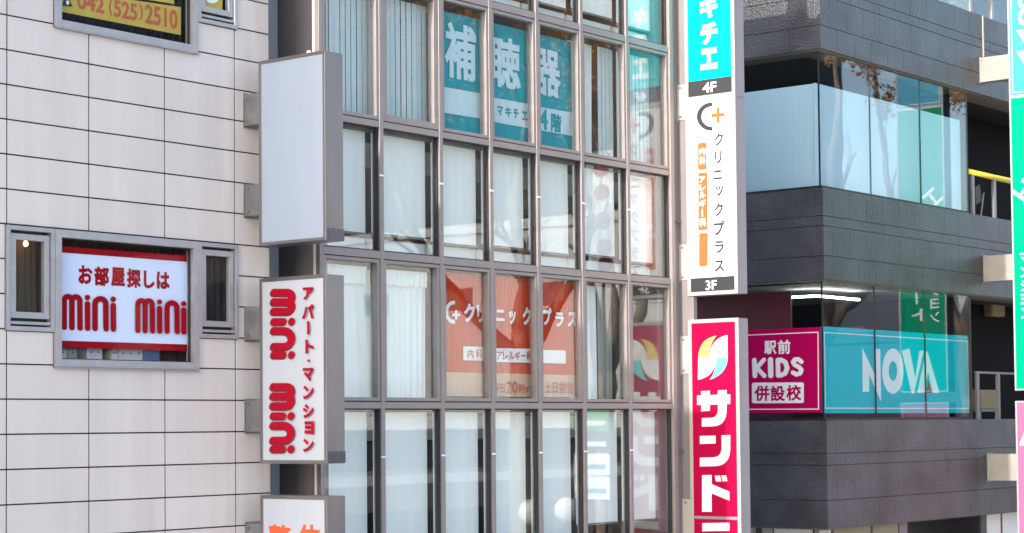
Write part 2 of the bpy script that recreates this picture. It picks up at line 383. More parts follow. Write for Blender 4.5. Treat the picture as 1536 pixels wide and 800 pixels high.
def frame_mb(x0, x1, z0, z1, w, y0, y1):
    f = MB(); f.box(x0, x0 + w, y0, y1, z0, z1); f.box(x1 - w, x1, y0, y1, z0, z1); f.box(x0 + w, x1 - w, y0, y1, z1 - w, z1); f.box(x0 + w, x1 - w, y0, y1, z0, z0 + w); return f
def pane_mb(x0, x1, z0, z1, y): f = MB(); f.box(x0, x1, y, y + 0.008, z0, z1); return f
def pleats(x0, x1, z0, z1, y, amp, per, n=None, jit=0.3, seed=0, gather=0.0):
    rr = random.Random(seed); f = MB(); nx = n or int((x1 - x0) / per * 8); ph = [rr.uniform(-1, 1) for _ in range(40)]
    rows = 9; base = []
    for j in range(rows):
        t = j / (rows - 1); z = z0 + (z1 - z0) * t
        for i in range(nx + 1):
            s_ = i / nx; x = x0 + (x1 - x0) * s_
            a = 2 * math.pi * (x - x0) / per + jit * 3 * math.sin(s_ * 9 + ph[0] * 3) + jit * 2 * math.sin(s_ * 23 + ph[1] * 5 + t * 1.5)
            yy = y + amp * (0.55 + 0.45 * (1 - t)) * math.sin(a) + amp * 0.6 * math.sin(s_ * 5 + t * 3 + ph[2] * 4)
            f.v.append(Vector((x - gather * (1 - t) * (s_ - 0.2) * (x1 - x0), yy, z)))
    for j in range(rows - 1):
        for i in range(nx):
            q = j * (nx + 1) + i; f.f.append([q, q + 1, q + nx + 2, q + nx + 1])
    return f

for k in (0, 1):
    dz = STEP * k; zt, zb, zs = Zc_t + dz, Zc_b + dz, Zs_b + dz
    w = frame_mb(Xc0, Xc1, zb, zt, 0.085, D - 0.035, D + 0.10).build('window', m_alu, bl, bevel=0.004)
    pane_mb(Xc0 + 0.085, Xc1 - 0.085, zb + 0.085, zt - 0.085, D + 0.06).build('pane', g_win, w)
    b = frame_mb(Xc0 + 0.085, Xc1 - 0.085, zb + 0.085, zt - 0.085, 0.012, D + 0.02, D + 0.055); b.build('gasket', m_alu_d, w)
    b = MB(); b.box(Xc0, Xc1, D - 0.05, D + 0.0, zb - 0.016, zb - 0.003); b.build('sill', m_alu, w, bevel=0.004)
    if k == 0:
        pleats(Xc0 + 0.1, Xc1 + 0.3, zb + 0.02, zt - 0.02, D + 0.5, 0.02, 0.09, seed=3).build('curtain', mat('brown_pleated_curtain', (0.16, 0.12, 0.085), 0.9), w)
    else:
        pleats(Xc0 + 0.1, Xc1 + 0.3, zb + 0.02, zt - 0.02, D + 0.5, 0.02, 0.09, seed=4).build('curtain', mat('dark_pleated_curtain', (0.03, 0.032, 0.04), 0.9), w)
    for (x0, x1, side) in ((Xl0, Xc0, 0), (Xc1, Xr1, 1)):
        if k == 1 and side == 0: continue
        f = frame_mb(x0 + (0 if side == 0 else 0.004), x1 - (0.004 if side == 0 else 0), zs, zt, 0.048, D - 0.03, D + 0.10).build('window', m_alu, bl, bevel=0.004)
        g0, g1, h0, h1 = x0 + 0.048, x1 - 0.048, zs + 0.05, zt - 0.05
        s_ = frame_mb(g0 + 0.014, g1 - 0.014, h0 + 0.085, h1 - 0.03, 0.068, D - 0.01, D + 0.05).build('sash', m_alu, f, bevel=0.004)
        b = MB(); b.box(g0, g1, D + 0.055, D + 0.07, h0, h0 + 0.08); b.box(g0, g0 + 0.013, D + 0.055, D + 0.07, h0 + .081, h1); b.box(g1 - 0.013, g1, D + 0.055, D + 0.07, h0 + .081, h1); b.box(g0 + .014, g1 - .014, D + 0.055, D + 0.07, h1 - 0.025, h1); b.build('gasket', m_alu_d, f)
        b = MB(); b.box(g0 + 0.01, g1 - 0.01, D - 0.02, D + 0.05, h0 + 0.02, h0 + 0.05); b.build('drip_rail', m_alu, f)
        pane_mb(g0 + 0.082, g1 - 0.082, h0 + 0.153, h1 - 0.098, D + 0.02).build('pane', g_win, f)
        pleats(g0 - 0.1, g1 + 0.4, h0, h1, D + 0.4, 0.02, 0.10, seed=5 + side).build('curtain', MATS['brown_pleated_curtain'] if side == 0 else MATS['dark_pleated_curtain'] if 'dark_pleated_curtain' in MATS else m_int_d, f)

# binders on the ledge inside the lower window
bf = Face('y', D + 0.2); zz = zm(3.905, 80, 345)
for i, (x0, x1, y0, y1, c, lab) in enumerate(((36, 80, 690, 752, (0.55, 0.55, 0.56), 'grey binder nearest the left end of the ledge under the window poster'),
        (84, 140, 693, 752, (0.36, 0.34, 0.30), 'brownish file box beside the grey binder on the window ledge'),
        (198, 288, 690, 752, (0.62, 0.63, 0.66), 'white file box with two round holes on the window ledge'),
        (342, 380, 694, 754, (0.60, 0.61, 0.62), 'narrow white file box with four dark holes on the ledge'),
        (384, 524, 698, 758, (0.60, 0.61, 0.64), 'wide white file box with three dark holes on the ledge'),
        (528, 622, 702, 764, (0.05, 0.12, 0.30), 'blue file box at the right on the window ledge'))):
    u0_, v0 = bf.uv(*zz(x0, y1)); u1_, v1 = bf.uv(*zz(x1, y0))
    t = thing('file_box', ((u0_ + u1_) / 2, D + 0.2, v0), lab, 'file box', 'file boxes on the window ledge')
    b = MB(); b.box(u0_, u1_, D + 0.2, D + 0.44, v0 - 0.05, v1); b.build('case', mat('file_box_card', c, 0.6), t, bevel=0.006)
    L = Letters(bf, 0.003, zz)
    for hx in {2: (222, 264), 3: (352, 370), 4: (408, 452, 500)}.get(i, ((x0 + x1) / 2,)): L.disc(hx, (y0 + y1) / 2 - 4, 5)
    L.build(m_bkc, t, 'finger_hole')

# poster in the lower window
pf = Face('y', D + 0.085); z1_ = zm(3.905, 80, 345)
wp = thing('window_poster', pf.w(*pf.uv(185, 530)), 'white window poster with red bands and dark red rounded lettering behind glass', 'poster')
L = Letters(pf, 0.0, z1_); L.poly([(30, 95), (812, 153), (812, 711), (30, 688)]); L.build(m_wred, wp, 'red_border')
L = Letters(pf, 0.003, z1_); L.poly([(30, 132), (812, 190.5), (812, 672), (30, 648)]); L.build(mat('pale_poster_print', (0.62, 0.70, 0.86), 0.5, spec=0.1), wp, 'white_panel')
L = Letters(pf, 0.006, z1_)
for ch, q in (('お', (145, 209, 228, 318)), ('部', (238, 215, 325, 328)), ('屋', (335, 220, 417, 334)), ('探', (428, 228, 512, 340)), ('し', (527, 240, 592, 343)), ('は', (603, 246, 680, 348))):
    L.glyph(ch, *q, bold=0.045)
def logo(L, bars, w):
    """bars: list of (kind, x..., top, bottom)"""
    for bb in bars:
        if bb[0] == 'I': L.stroke([(bb[1], bb[2]), (bb[1] + 1, bb[3])], w)
        elif bb[0] == 'dot': L.disc(bb[1], bb[2], w / 2, w / 2)
        elif bb[0] == 'arch':
            _, xa, xb, ty, by, by2 = bb; r_ = (xb - xa) / 2; cx = (xa + xb) / 2
            L.stroke([(xa, by), (xa, ty + r_)] + [(cx - r_ * math.cos(math.pi * i / 10), ty + r_ - r_ * math.sin(math.pi * i / 10)) for i in range(1, 10)] + [(xb, ty + r_), (xb + 1, by2)], w)
logo(L, [('arch', 62, 106, 391, 571, 573), ('arch', 106, 152, 393, 573, 575), ('dot', 196, 397), ('I', 196, 434, 576), ('arch', 240, 303, 404, 578, 580), ('dot', 346, 407), ('I', 346, 444, 582)], 33)
logo(L, [('arch', 490, 531, 415, 590, 592), ('arch', 531, 573, 416, 592, 593), ('dot', 615, 423), ('I', 615, 460, 594), ('arch', 659, 716, 428, 595, 597), ('dot', 755, 433), ('I', 755, 470, 599)], 31)
L.build(m_wred, wp)
# warm bulb seen through the left side window
b = MB(); p = at_y(38.5, 366, D + 0.3); b.lathe(p, [(0.001, -0.03), (0.02, -0.02), (0.028, 0), (0.02, 0.02), (0.008, 0.035), (0.008, 0.06), (0.001, 0.062)], 12)
tag(b.build('light_bulb', m_amber, origin=p, smooth=True), 'small glowing amber bulb inside the narrow left window', 'light bulb')

# yellow telephone notices in the upper window
pf = Face('y', D + 0.085); z2 = zm(3.84, 0, 0)
t = thing('phone_notice', pf.w(*pf.uv(180, 40)), 'long yellow notice with a red telephone number in the upper window', 'notice')
L = Letters(pf, 0, z2); L.poly([(340, -60), (1042, 42), (1042, 203), (340, 66)]); L.build(m_yband, t, 'yellow_sheet')
L = Letters(pf, 0.003, z2)
for ch, q in (('042', (445, -28, 600, 66)), ('(', (626, -6, 648, 92)), ('525', (655, 10, 790, 110)), (')', (800, 25, 822, 118)), ('2510', (835, 42, 1022, 154))):
    L.glyph(ch, *q, bold=0.03)
L.build(mat('phone_red_print', (0.42, 0.09, 0.035), 0.5), t)
L = Letters(pf, 0.003, z2); L.poly([(358, 34), (418, 40), (402, 4), (392, -8), (378, -10), (366, 0)]); L.disc(386, -12, 20, 12); L.build(m_bkc, t, 'phone_symbol')
L = Letters(pf, 0.006, z2); L.disc(388, 16, 9, 13); L.build(m_white, t, 'phone_dial')
b_ = Letters(pf, 0, z2); b_.poly([(830, -70), (1002, -50), (1002, 24), (830, -4)])
tag(b_.m.build('yellow_slip', m_yband, origin=pf.w(*pf.uv(240, 0))), 'small yellow slip above the telephone notice, cut by the picture edge', 'notice')
t = thing('yellow_poster', pf.w(*pf.uv(319, 15)), 'yellow poster with a pale round spot in the small upper window', 'poster')
L = Letters(Face('y', D + 0.04), 0, z2); L.poly([(1168, -90), (1284, -70), (1280, 74), (1166, 50)]); L.build(m_yband, t, 'yellow_sheet')
L = Letters(Face('y', D + 0.04), 0.003, z2); L.disc(1222, -6, 36, 26); L.build(m_white, t, 'pale_spot')

# ------------------------------------------------------------------ projecting signs on the left
XL = at_y(366, 300, D).x
Yi, Yo = at_x(389, 240, XL).y, at_x(488, 240, XL).y
XLb = at_y(515, 240, Yo).x
def sign_box(name, label, X, Xb, yi, yo, zt, zb, m_rim, m_side, rim, brk, wall, plate=True, m_brk=None, face_m=None):
    t = thing(name, (X, yi, zb), label, 'sign')
    b = MB(); b.box(X + 0.012, Xb, yo, yi, zb, zt); b.build('sign_case', m_side, t, bevel=0.006)
    b = MB(); b.box(X - 0.006, X + 0.02, yo - 0.003, yo + rim, zb - 0.003, zt + 0.003); b.box(X - 0.006, X + 0.02, yi - rim, yi + 0.003, zb - 0.003, zt + 0.003)
    b.box(X - 0.006, X + 0.02, yo + rim, yi - rim, zt - rim, zt + 0.003); b.box(X - 0.006, X + 0.02, yo + rim, yi - rim, zb - 0.003, zb + rim); b.build('rim', m_rim, t, bevel=0.003)
    if face_m:
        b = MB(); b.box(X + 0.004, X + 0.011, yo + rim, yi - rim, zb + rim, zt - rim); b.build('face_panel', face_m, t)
    for (z0, z1) in brk:
        b = MB(); b.box(X + 0.005, X + 0.22, yi + 0.003, wall, z0, z1); br = b.build('bracket', m_brk or m_steel_b, t, bevel=0.006)
        b = MB()
        for q in (z0 + 0.05, z1 - 0.05): b.box(X - 0.006, X + 0.006, wall - 0.075, wall - 0.045, q - 0.015, q + 0.015)
        b.build('bolt', m_steel, br)
        b = MB(); b.box(X - 0.01, X + 0.24, wall - 0.014, wall - 0.003, z0 - 0.02, z1 + 0.02); b.build('wall_plate', m_brk or m_steel_b, br)
    if plate:
        b = MB(); b.box(X + 0.03, Xb + 0.004, yo - 0.005, yo - 0.0005, zb + 0.005, zb + 0.14); p_ = b.build('corner_plate', m_plate, t)
        b = MB()
        for q in (0.06, 0.16, 0.26): b.box(X + q, X + q + 0.016, yo - 0.010, yo - 0.005, zb + 0.11, zb + 0.126)
        b.build('rivet', m_steel, p_)
    return t
def zx(px, py, X): return at_x(px, py, X).z
zt1, zb1 = zx(484, 76, XL), zx(486, 360, XL)
zt2, zb2 = zx(485, 411.5, XL), zx(490, 696, XL)
zt3 = zx(488.5, 745, XL); zb3 = zt3 - 2.6
bz = lambda a, c: (zx(375, c, XL), zx(375, a, XL))
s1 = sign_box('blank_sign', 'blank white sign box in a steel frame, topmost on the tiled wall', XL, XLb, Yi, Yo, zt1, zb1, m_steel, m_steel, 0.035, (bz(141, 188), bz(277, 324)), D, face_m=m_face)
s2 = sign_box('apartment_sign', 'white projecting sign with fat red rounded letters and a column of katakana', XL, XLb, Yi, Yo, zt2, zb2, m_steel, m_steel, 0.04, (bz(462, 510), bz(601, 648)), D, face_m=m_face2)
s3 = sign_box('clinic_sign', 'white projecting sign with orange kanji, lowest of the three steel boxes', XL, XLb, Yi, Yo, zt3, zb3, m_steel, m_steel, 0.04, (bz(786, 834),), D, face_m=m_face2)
b = MB(); b.lathe((XL + 0.08, Yi - 0.75, zt1), [(0.03, 0), (0.03, 0.03), (0.018, 0.05), (0.001, 0.055)], 12); b.build('bolt_cap', m_white, s1, smooth=True)
fx = Face('x', XL + 0.004); zv = zm(2.759, 380, 410)
def vlogo(L, dx, dy):
    def arch(ya, yb, xl, xr):
        r_ = (yb - ya) / 2; cy = (ya + yb) / 2
        L.stroke([(xl + dx, ya + dy), (xr - r_ + dx, ya + dy)] + [(xr - r_ + r_ * math.sin(math.pi * i / 10) + dx, cy - r_ * math.cos(math.pi * i / 10) + dy) for i in range(1, 10)] + [(xr - r_ + dx, yb + dy), (xl + dx, yb + dy)], 31)
    for (a, b_, c, i1, n0, n1, i2) in ((80, 119, 158, 200, 238, 304, 338), (470, 509, 549, 590, 630, 692, 727)):
        arch(a, b_, 88, 163); arch(b_, c, 88, 163)
        L.stroke([(89 + dx, i1 + dy), (128 + dx, i1 + dy)], 29); L.disc(163 + dx, i1 + dy - 1, 14, 15)
        arch(n0, n1, 89, 163)
        L.stroke([(89 + dx, i2 + dy), (128 + dx, i2 + dy)], 29); L.disc(163 + dx, i2 + dy - 1, 14, 15)
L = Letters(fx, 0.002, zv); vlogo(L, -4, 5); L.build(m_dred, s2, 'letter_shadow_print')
KAT = (('ア', (212, 58, 257, 110)), ('パ', (208, 130, 258, 190)), ('ト', (222, 275, 258, 332)), ('マ', (212, 391, 258, 448)), ('ン', (212, 464, 258, 522)), ('シ', (212, 541, 258, 600)), ('ョ', (219, 612, 258, 667)), ('ン', (212, 684, 258, 740)))
L = Letters(fx, 0.009, zv); vlogo(L, 0, 0)
for ch, q in KAT: L.glyph(ch, *q, bold=0.05)
L.stroke([(234, 199), (235, 254)], 10, cap=False); L.disc(236, 362, 5.5)
L.build(m_red, s2)
L = Letters(fx, 0.003); L.glyph('整', 402, 787, 437, 823, bold=0.035); L.glyph('体', 448, 787, 481, 823, bold=0.035); L.build(m_oran, s3)

# ------------------------------------------------------------------ glass building (curtain wall)
bc = thing('glass_building', (21, 20, 0), 'office building with a glass facade of brown aluminium mullions', 'building')
zC1 = (at_y(656.5, 196.8, D).z + at_y(869.7, 234.2, D).z) / 2
zC2 = (at_y(660, 396.4, D).z + at_y(949, 423.8, D).z) / 2
zC3 = (at_y(664, 604.2, D).z + at_y(940, 604.3, D).z) / 2
ST = zC1 - zC3
YM = D - 0.05                                       # front of the mullions
mxs = [at_y(x, 500, YM).x for x in (483.5, 574.5, 664.2, 739.7, 810.3, 877.0, 945.9, 1009.5)]
XC0, XC1 = at_y(475.5, 400, D).x, at_y(1012, 400, YM).x
YG = D + 0.02                                       # glass
TR = 0.085
rows = []     # (z bottom, z top, kind)
for k in (-1, 0, 1, 2):
    dn = 0.32 if k == -1 else 0.0
    rows.append((zC3 + k * ST - dn, zC2 + k * ST - dn, 'win'))
    rows.append((zC2 + 0.10 + k * ST - dn, zC3 - TR + (k + 1) * ST, 'span'))
zlow, zhigh = 0.3, 16.2
for i, x in enumerate(mxs[1:-1]):
    b = MB(); b.box(x - 0.036, x + 0.036, YM, D + 0.09, zlow, zhigh); mu = b.build('mullion', m_bronze, bc, bevel=0.004)
    for k in (-1, 0, 1):
        zz_ = zC2 + 0.10 + k * ST + 0.98
        b = MB(); b.box(x - 0.05, x + 0.03, YM - 0.012, YM - 0.001, zz_ - 0.012, zz_ + 0.012); b.build('clip', m_white, mu)
b = MB(); b.box(XC0, mxs[0] + 0.03, YM, D + 0.09, zlow, zhigh); b.build('mullion', m_bronze, bc, bevel=0.004)
b = MB(); b.box(mxs[-1] - 0.03, XC1, YM - 0.02, D + 0.09, zlow, zhigh); b.build('mullion', m_bronze, bc, bevel=0.004)
for (zb_, zt_, kd) in rows:
    if kd == 'win':
        for (a, c) in ((zb_ - TR, zb_ - 0.004), (zt_ + 0.004, zt_ + 0.10)):
            for i in range(7):
                if c < zlow: continue
                b = MB(); b.box(mxs[i] + 0.0365, mxs[i + 1] - 0.0365, YM + 0.004, D + 0.088, a, c); b.build('transom', m_bronze, bc, bevel=0.003)
def window_unit(i, zb_, zt_, kd, rid):
    x0, x1 = mxs[i] + 0.037, mxs[i + 1] - 0.037
    if zt_ < 3.0: return None
    if kd == 'win':
        wd_ = 0.085 if (i == 1 and rid == 'w4') else 0.045
        w = frame_mb(x0 + 0.003, x1 - 0.003, zb_ + 0.012, zt_ - 0.006, wd_, YM + 0.012, D + 0.06).build('window', m_bronze, bc, bevel=0.003)
        g = (x0 + wd_, x1 - wd_, zb_ + wd_ + 0.01, zt_ - wd_)
        b = MB(); b.box(x0, x1, YM + 0.02, D + 0.05, zb_ - 0.004, zb_ + 0.012); b.build('gasket', m_alu_d, w)
    else:
        w = frame_mb(x0 + 0.001, x1 - 0.001, zb_ + 0.001, zt_ - 0.001, 0.016, D - 0.02, D + 0.05).build('window', m_alu_d, bc)
        g = (x0 + 0.016, x1 - 0.016, zb_ + 0.016, zt_ - 0.016)
    pane_mb(*g, YG).build('pane', g_cur, w)
    return w, g
def blind(w, g, drop, y=D + 0.17, hem=True, seed=0):
    f = MB(); x0, x1 = g[0] - 0.02, g[1] - 0.03; z1_ = g[3] - 0.03; z0_ = g[2] + drop; n = 44
    for i in range(n + 1):      # faint vertical ribs
        x = x0 + (x1 - x0) * i / n; yy = y + 0.0022 * math.sin(i * 2.2) + 0.002 * math.sin(i * 0.7 + seed)
        f.v += [Vector((x, yy, z0_)), Vector((x, yy, z1_))]
    for i in range(n): f.f.append([2 * i, 2 * i + 2, 2 * i + 3, 2 * i + 1])
    f.build('blind', m_blind, w, smooth=True)
    if hem:
        b = MB(); b.box(x0 - 0.005, x1 + 0.005, y - 0.012, y + 0.012, z0_ - 0.03, z0_); b.build('blind_rail', mat('rail_grey', (0.15, 0.16, 0.16), 0.5) if 'rail_grey' not in MATS else MATS['rail_grey'], w)
    b = MB(); b.box(x0, x1 + 0.04, y - 0.04, y + 0.05, z1_ + 0.002, z1_ + 0.06); b.build('blind_headbox', MATS['rail_grey'] if 'rail_grey' in MATS else m_int_d, w)
def slats(w, g, x0, x1, y, seed, wgap=0.0):
    f = MB(); rr = random.Random(seed); x = x0
    while x < x1:
        a = R(rr.uniform(3, 7)); L_ = 0.104
        f.quad((x, y, g[2]), (x + L_ * math.cos(a), y + L_ * math.sin(a), g[2]), (x + L_ * math.cos(a), y + L_ * math.sin(a), g[3] - 0.05), (x, y, g[3] - 0.05))
        x += 0.100 + (wgap if rr.random() < 0.3 else 0)
    f.build('vertical_blind', m_slat, w)
UN = {}
for r_i, (zb_, zt_, kd) in enumerate(rows):
    rid = {('win', 3): 'x'}.get((kd, r_i), None)
    lvl = r_i // 2        # 0: 2F, 1: 3F, 2: 4F, 3: 5F
    for i in range(7):
        name = ('w' if kd == 'win' else 's') + str(lvl + 2)
        u = window_unit(i, zb_, zt_, kd, name)
        if not u: continue
        UN[(name, i)] = u; w, g = u
        if kd == 'span':
            if name == 's3' or name == 's4':
                blind(w, g, 0.23 + (0.0, 0.012, -0.02, 0.015, 0.0, 0.03, -0.01)[i], seed=i)
                b = MB(); b.box(g[0] - 0.02, g[1] + 0.03, D + 0.24, D + 0.5, g[2], g[2] + 0.17); b.box(g[0] + 0.0, g[1] - 0.02, D + 0.225, D + 0.24, g[2] + 0.02, g[2] + 0.145); b.build('sill_board', m_sill, w)
            else:
                blind(w, g, 0.03 if i < 5 else 0.22, seed=i, hem=(i >= 5))
        elif name == 'w2':
            blind(w, g, -1.2 if i < 6 else 0.05, seed=i, hem=False)
        elif name == 'w4' and i in (0, 1): slats(w, g, g[0] - 0.03, g[1] + 0.05, D + 0.16, 3 + i, 0.008)
        elif name == 'w4' and i == 5:
            pleats(g[0] - 0.05, g[0] + 0.55, g[2] - 0.02, g[3] - 0.04, D + 0.25, 0.012, 0.13, seed=33).build('curtain', m_curt, w, smooth=True)  # white drape added in place of the bright reflection in this pane
            slats(w, g, g[0] + 0.62, g[1] + 0.06, D + 0.18, 9, 0.05)
        elif name == 'w4' and i == 6: slats(w, g, g[0] - 0.03, g[1] - 0.02, D + 0.2, 12, 0.01)
        elif name == 'w3' and i == 5:
            pleats(g[0] - 0.05, g[0] + 0.62, g[2] - 0.02, g[3] - 0.04, D + 0.25, 0.012, 0.13, seed=31).build('curtain', m_curt, w, smooth=True)  # white drape stands in for the bright wall reflected here
            pleats(g[0] + 0.70, g[1] + 0.06, g[2] - 0.02, g[3] - 0.04, D + 0.3, 0.012, 0.10, seed=32).build('curtain', mat('grey_curtain', (0.30, 0.31, 0.29), 0.8, trans=0.1), w, smooth=True)
        elif name == 'w3' and i == 0:
            pleats(g[0] - 0.05, g[1] + 0.08, g[2] - 0.02, g[3] - 0.08, D + 0.17, 0.012, 0.2, seed=21, gather=-0.10).build('curtain', m_curt, w, smooth=True)
            pleats(g[0] - 0.05, g[1] - 0.02, g[3] - 0.28, g[3] - 0.05, D + 0.13, 0.008, 0.12, seed=22).build('curtain_valance', m_curt, w, smooth=True)
        elif name == 'w3' and i == 1:
            pleats(g[0] - 0.06, g[1] - 0.02, g[2] - 0.02, g[3] - 0.10, D + 0.17, 0.014, 0.11, seed=23).build('curtain', m_curt, w, smooth=True)
            pleats(g[0] - 0.06, g[1] - 0.03, g[3] - 0.26, g[3] - 0.06, D + 0.13, 0.010, 0.09, seed=24).build('curtain_valance', m_curt, w, smooth=True)
# shell and rooms
b = MB(); b.box(XC0 + 0.002, XC1 - 0.002, 24, 24.2, 0, zhigh); b.build('room_back_wall', m_int, bc)
b = MB()
for k in (-2, -1, 0, 1, 2):
    z_ = zC3 - TR + k * ST
    b.box(XC0 + 0.3, XC1 - 0.28, D + 0.55, 24, z_ - 0.42, z_ - 0.1)
b.build('floor_slab', m_ceil, bc)
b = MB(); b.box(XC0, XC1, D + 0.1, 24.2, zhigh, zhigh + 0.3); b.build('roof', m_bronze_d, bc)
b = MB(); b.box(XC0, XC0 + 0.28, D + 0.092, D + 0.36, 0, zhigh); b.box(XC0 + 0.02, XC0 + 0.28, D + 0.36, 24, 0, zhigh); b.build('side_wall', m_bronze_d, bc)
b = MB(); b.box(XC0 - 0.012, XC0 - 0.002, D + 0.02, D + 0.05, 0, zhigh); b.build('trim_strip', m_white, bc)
b = MB(); b.box(XC1 - 0.28, XC1 - 0.03, D + 0.092, 24, 0, zhigh); b.box(XC1, XC1 + 0.28, D - 0.02, D + 0.3, 0, zhigh); b.box(XC1 + 0.19, XC1 + 0.28, D - 0.27, D - 0.021, 0, zhigh); b.build('end_pier_and_sun_stop', m_bronze_d, bc)  # last box is a fin added to keep low sun off the granite
for (py, nm) in ((333, 0), (678, 1)):
    p = at_y(1014, py, D - 0.03); b = MB(); b.box(p.x - 0.02, p.x + 0.34, D - 0.06, D - 0.04, p.z - 0.012, p.z + 0.012); b.build('tie_rod', m_steel, bc)
# the slot between the buildings
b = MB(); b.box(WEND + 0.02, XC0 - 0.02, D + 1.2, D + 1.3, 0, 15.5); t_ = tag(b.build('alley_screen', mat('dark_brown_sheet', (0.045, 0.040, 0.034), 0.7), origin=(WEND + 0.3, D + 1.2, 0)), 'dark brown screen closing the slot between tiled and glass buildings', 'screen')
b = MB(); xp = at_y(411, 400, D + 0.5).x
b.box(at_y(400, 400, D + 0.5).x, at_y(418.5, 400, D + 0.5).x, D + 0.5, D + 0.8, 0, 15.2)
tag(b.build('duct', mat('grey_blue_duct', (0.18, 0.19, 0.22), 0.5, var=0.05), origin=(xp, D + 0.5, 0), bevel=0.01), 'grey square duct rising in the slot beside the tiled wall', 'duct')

# ------------------------------------------------------------------ posters in the glass facade
YP = D + 0.12
tf = Face('y', YP); zt_m = zm(3.81, 660, 10)
def teal_poster(i, x0, x1, label, band, glyphs, sub):
    w, g = UN[('w4', i)]
    zt_ = g[3] - 0.10; zb_ = g[2] - 0.02
    uL, uR = tf.uv(*zt_m(x0, 300))[0] - 0.16, tf.uv(*zt_m(x1, 300))[0]
    t = thing('teal_poster', (uL, YP, zb_), label, 'poster', 'teal hearing aid posters on the fourth floor')
    n = 26; b = MB()
    for k in range(n + 1):
        x = uL + (uR - uL) * k / n; y = YP + 0.006 + 0.004 * math.sin(k * 0.9 + i) + 0.002 * math.sin(k * 2.7)
        b.v += [Vector((x, y, zb_)), Vector((x, y + 0.003 * math.sin(k), zt_))]
    for k in range(n): b.f.append([2 * k, 2 * k + 2, 2 * k + 3, 2 * k + 1])
    b.build('sheet', m_teal, t, smooth=True)
    L = Letters(tf, 0.003, zt_m); L.poly_uv([(uL, tf.uv(*zt_m(x0, band[0]))[1]), (uR, tf.uv(*zt_m(x1, band[1]))[1]), (uR, tf.uv(*zt_m(x1, band[3]))[1]), (uL, tf.uv(*zt_m(x0, band[2]))[1])])
    L.poly_uv([(uR - 0.012, zb_), (uR, zb_), (uR, zt_), (uR - 0.012, zt_)]); L.build(MATS.setdefault('pale_print', mat('pale_print', (0.52, 0.68, 0.75), 0.5)), t, 'pale_band')
    L = Letters(tf, 0.005, zt_m)
    for ch, q in glyphs: L.glyph(ch, *q, bold=0.03)
    L.build(MATS['pale_print'], t)
    if sub:
        L = Letters(tf, 0.007, zt_m)
        for ch, q in sub: L.glyph(ch, *q, bold=0.035)
        L.build(m_teal, t, 'small_lettering')
teal_poster(2, 22, 229, 'teal window poster with one large pale kanji and an empty pale band', (460, 497, 608, 640), (('補', (24, 100, 206, 418)),), None)
teal_poster(3, 308, 502, 'teal window poster whose pale band carries four katakana', (522, 556, 660, 696), (('聴', (276, 176, 460, 466)),), (('マ', (325, 570, 358, 626)), ('キ', (370, 574, 405, 632)), ('チ', (417, 582, 448, 642)), ('エ', (465, 600, 498, 650))))
teal_poster(4, 574, 756, 'teal window poster whose pale band shows a floor number four', (576, 606, 708, 740), (('器', (530, 246, 690, 512)),), (('4', (566, 585, 614, 704)), ('階', (632, 614, 692, 720))))

zo = zm(3.81, 660, 400)
def clinic_banner(i, x0, x1, split, label, white, pill, ptext, low):
    w, g = UN[('w3', i)]
    f_ = Face('y', YP); uL, uR = f_.uv(*zo(x0, 300))[0] - 0.14, f_.uv(*zo(x1, 300))[0]
    zt_, zb_ = g[3] - 0.03, g[2] + 0.03; zs_ = f_.uv(*zo((x0 + x1) / 2, split))[1]
    t = thing('clinic_banner', (uL, YP, zb_), label, 'banner', 'orange clinic banners on the third floor')
    for nm, a, c, m_ in (('orange_cloth', zs_, zt_, m_banner), ('beige_cloth', zb_, zs_, m_beige)):
        n = 130; b = MB(); nr = 7
        for j in range(nr):
            tt = j / (nr - 1); z_ = a + (c - a) * tt
            for k in range(n + 1):
                s_ = k / n; x = uL + (uR - uL) * s_
                am = 0.0035 * (0.5 + 0.5 * abs(((z_ - zb_) / (zt_ - zb_)) - 0.35) * 2)
                b.v.append(Vector((x, YP + 0.014 + am * math.sin(2 * math.pi * (x - uL) / 0.068 + 1.4 * math.sin(s_ * 7 + i) + 0.8 * math.sin(z_ * 2)) + 0.004 * math.sin(s_ * 6 + z_), z_)))
        for j in range(nr - 1):
            for k in range(n):
                q = j * (n + 1) + k; b.f.append([q, q + 1, q + n + 2, q + n + 1])
        b.build(nm, m_, t, smooth=True)
    L = Letters(f_, 0.003, zo)
    for ch, q in white:
        if ch == 'C': L.ring((q[0] + q[2]) / 2 + 18, (q[1] + q[3]) / 2, (46, 65), (28, 44), R(75), R(285))
        elif ch == '+': L.stroke([(q[0], (q[1] + q[3]) / 2), (q[2], (q[1] + q[3]) / 2)], 16, False); L.stroke([((q[0] + q[2]) / 2, q[1]), ((q[0] + q[2]) / 2, q[3])], 13, False)
        else: L.glyph(ch, *q, bold=0.045)
    L.rrect(*pill[:4], 8, skew=pill[4]); L.build(m_white, t)
    L = Letters(f_, 0.006, zo)
    for ch, q in ptext + low: L.glyph(ch, *q, bold=0.022)
    if ptext or low: L.build(m_bred, t, 'small_lettering')
clinic_banner(2, 37, 268, 606, 'orange clinic banner with a round white C, a plus and two katakana', (('C', (35, 196, 78, 326)), ('+', (70, 249, 114, 303)), ('ク', (134, 210, 200, 320)), ('リ', (210, 220, 254, 322))), (132, 456, 262, 536, 3), (('内', (155, 474, 190, 526)), ('科', (202, 472, 240, 526))), ())
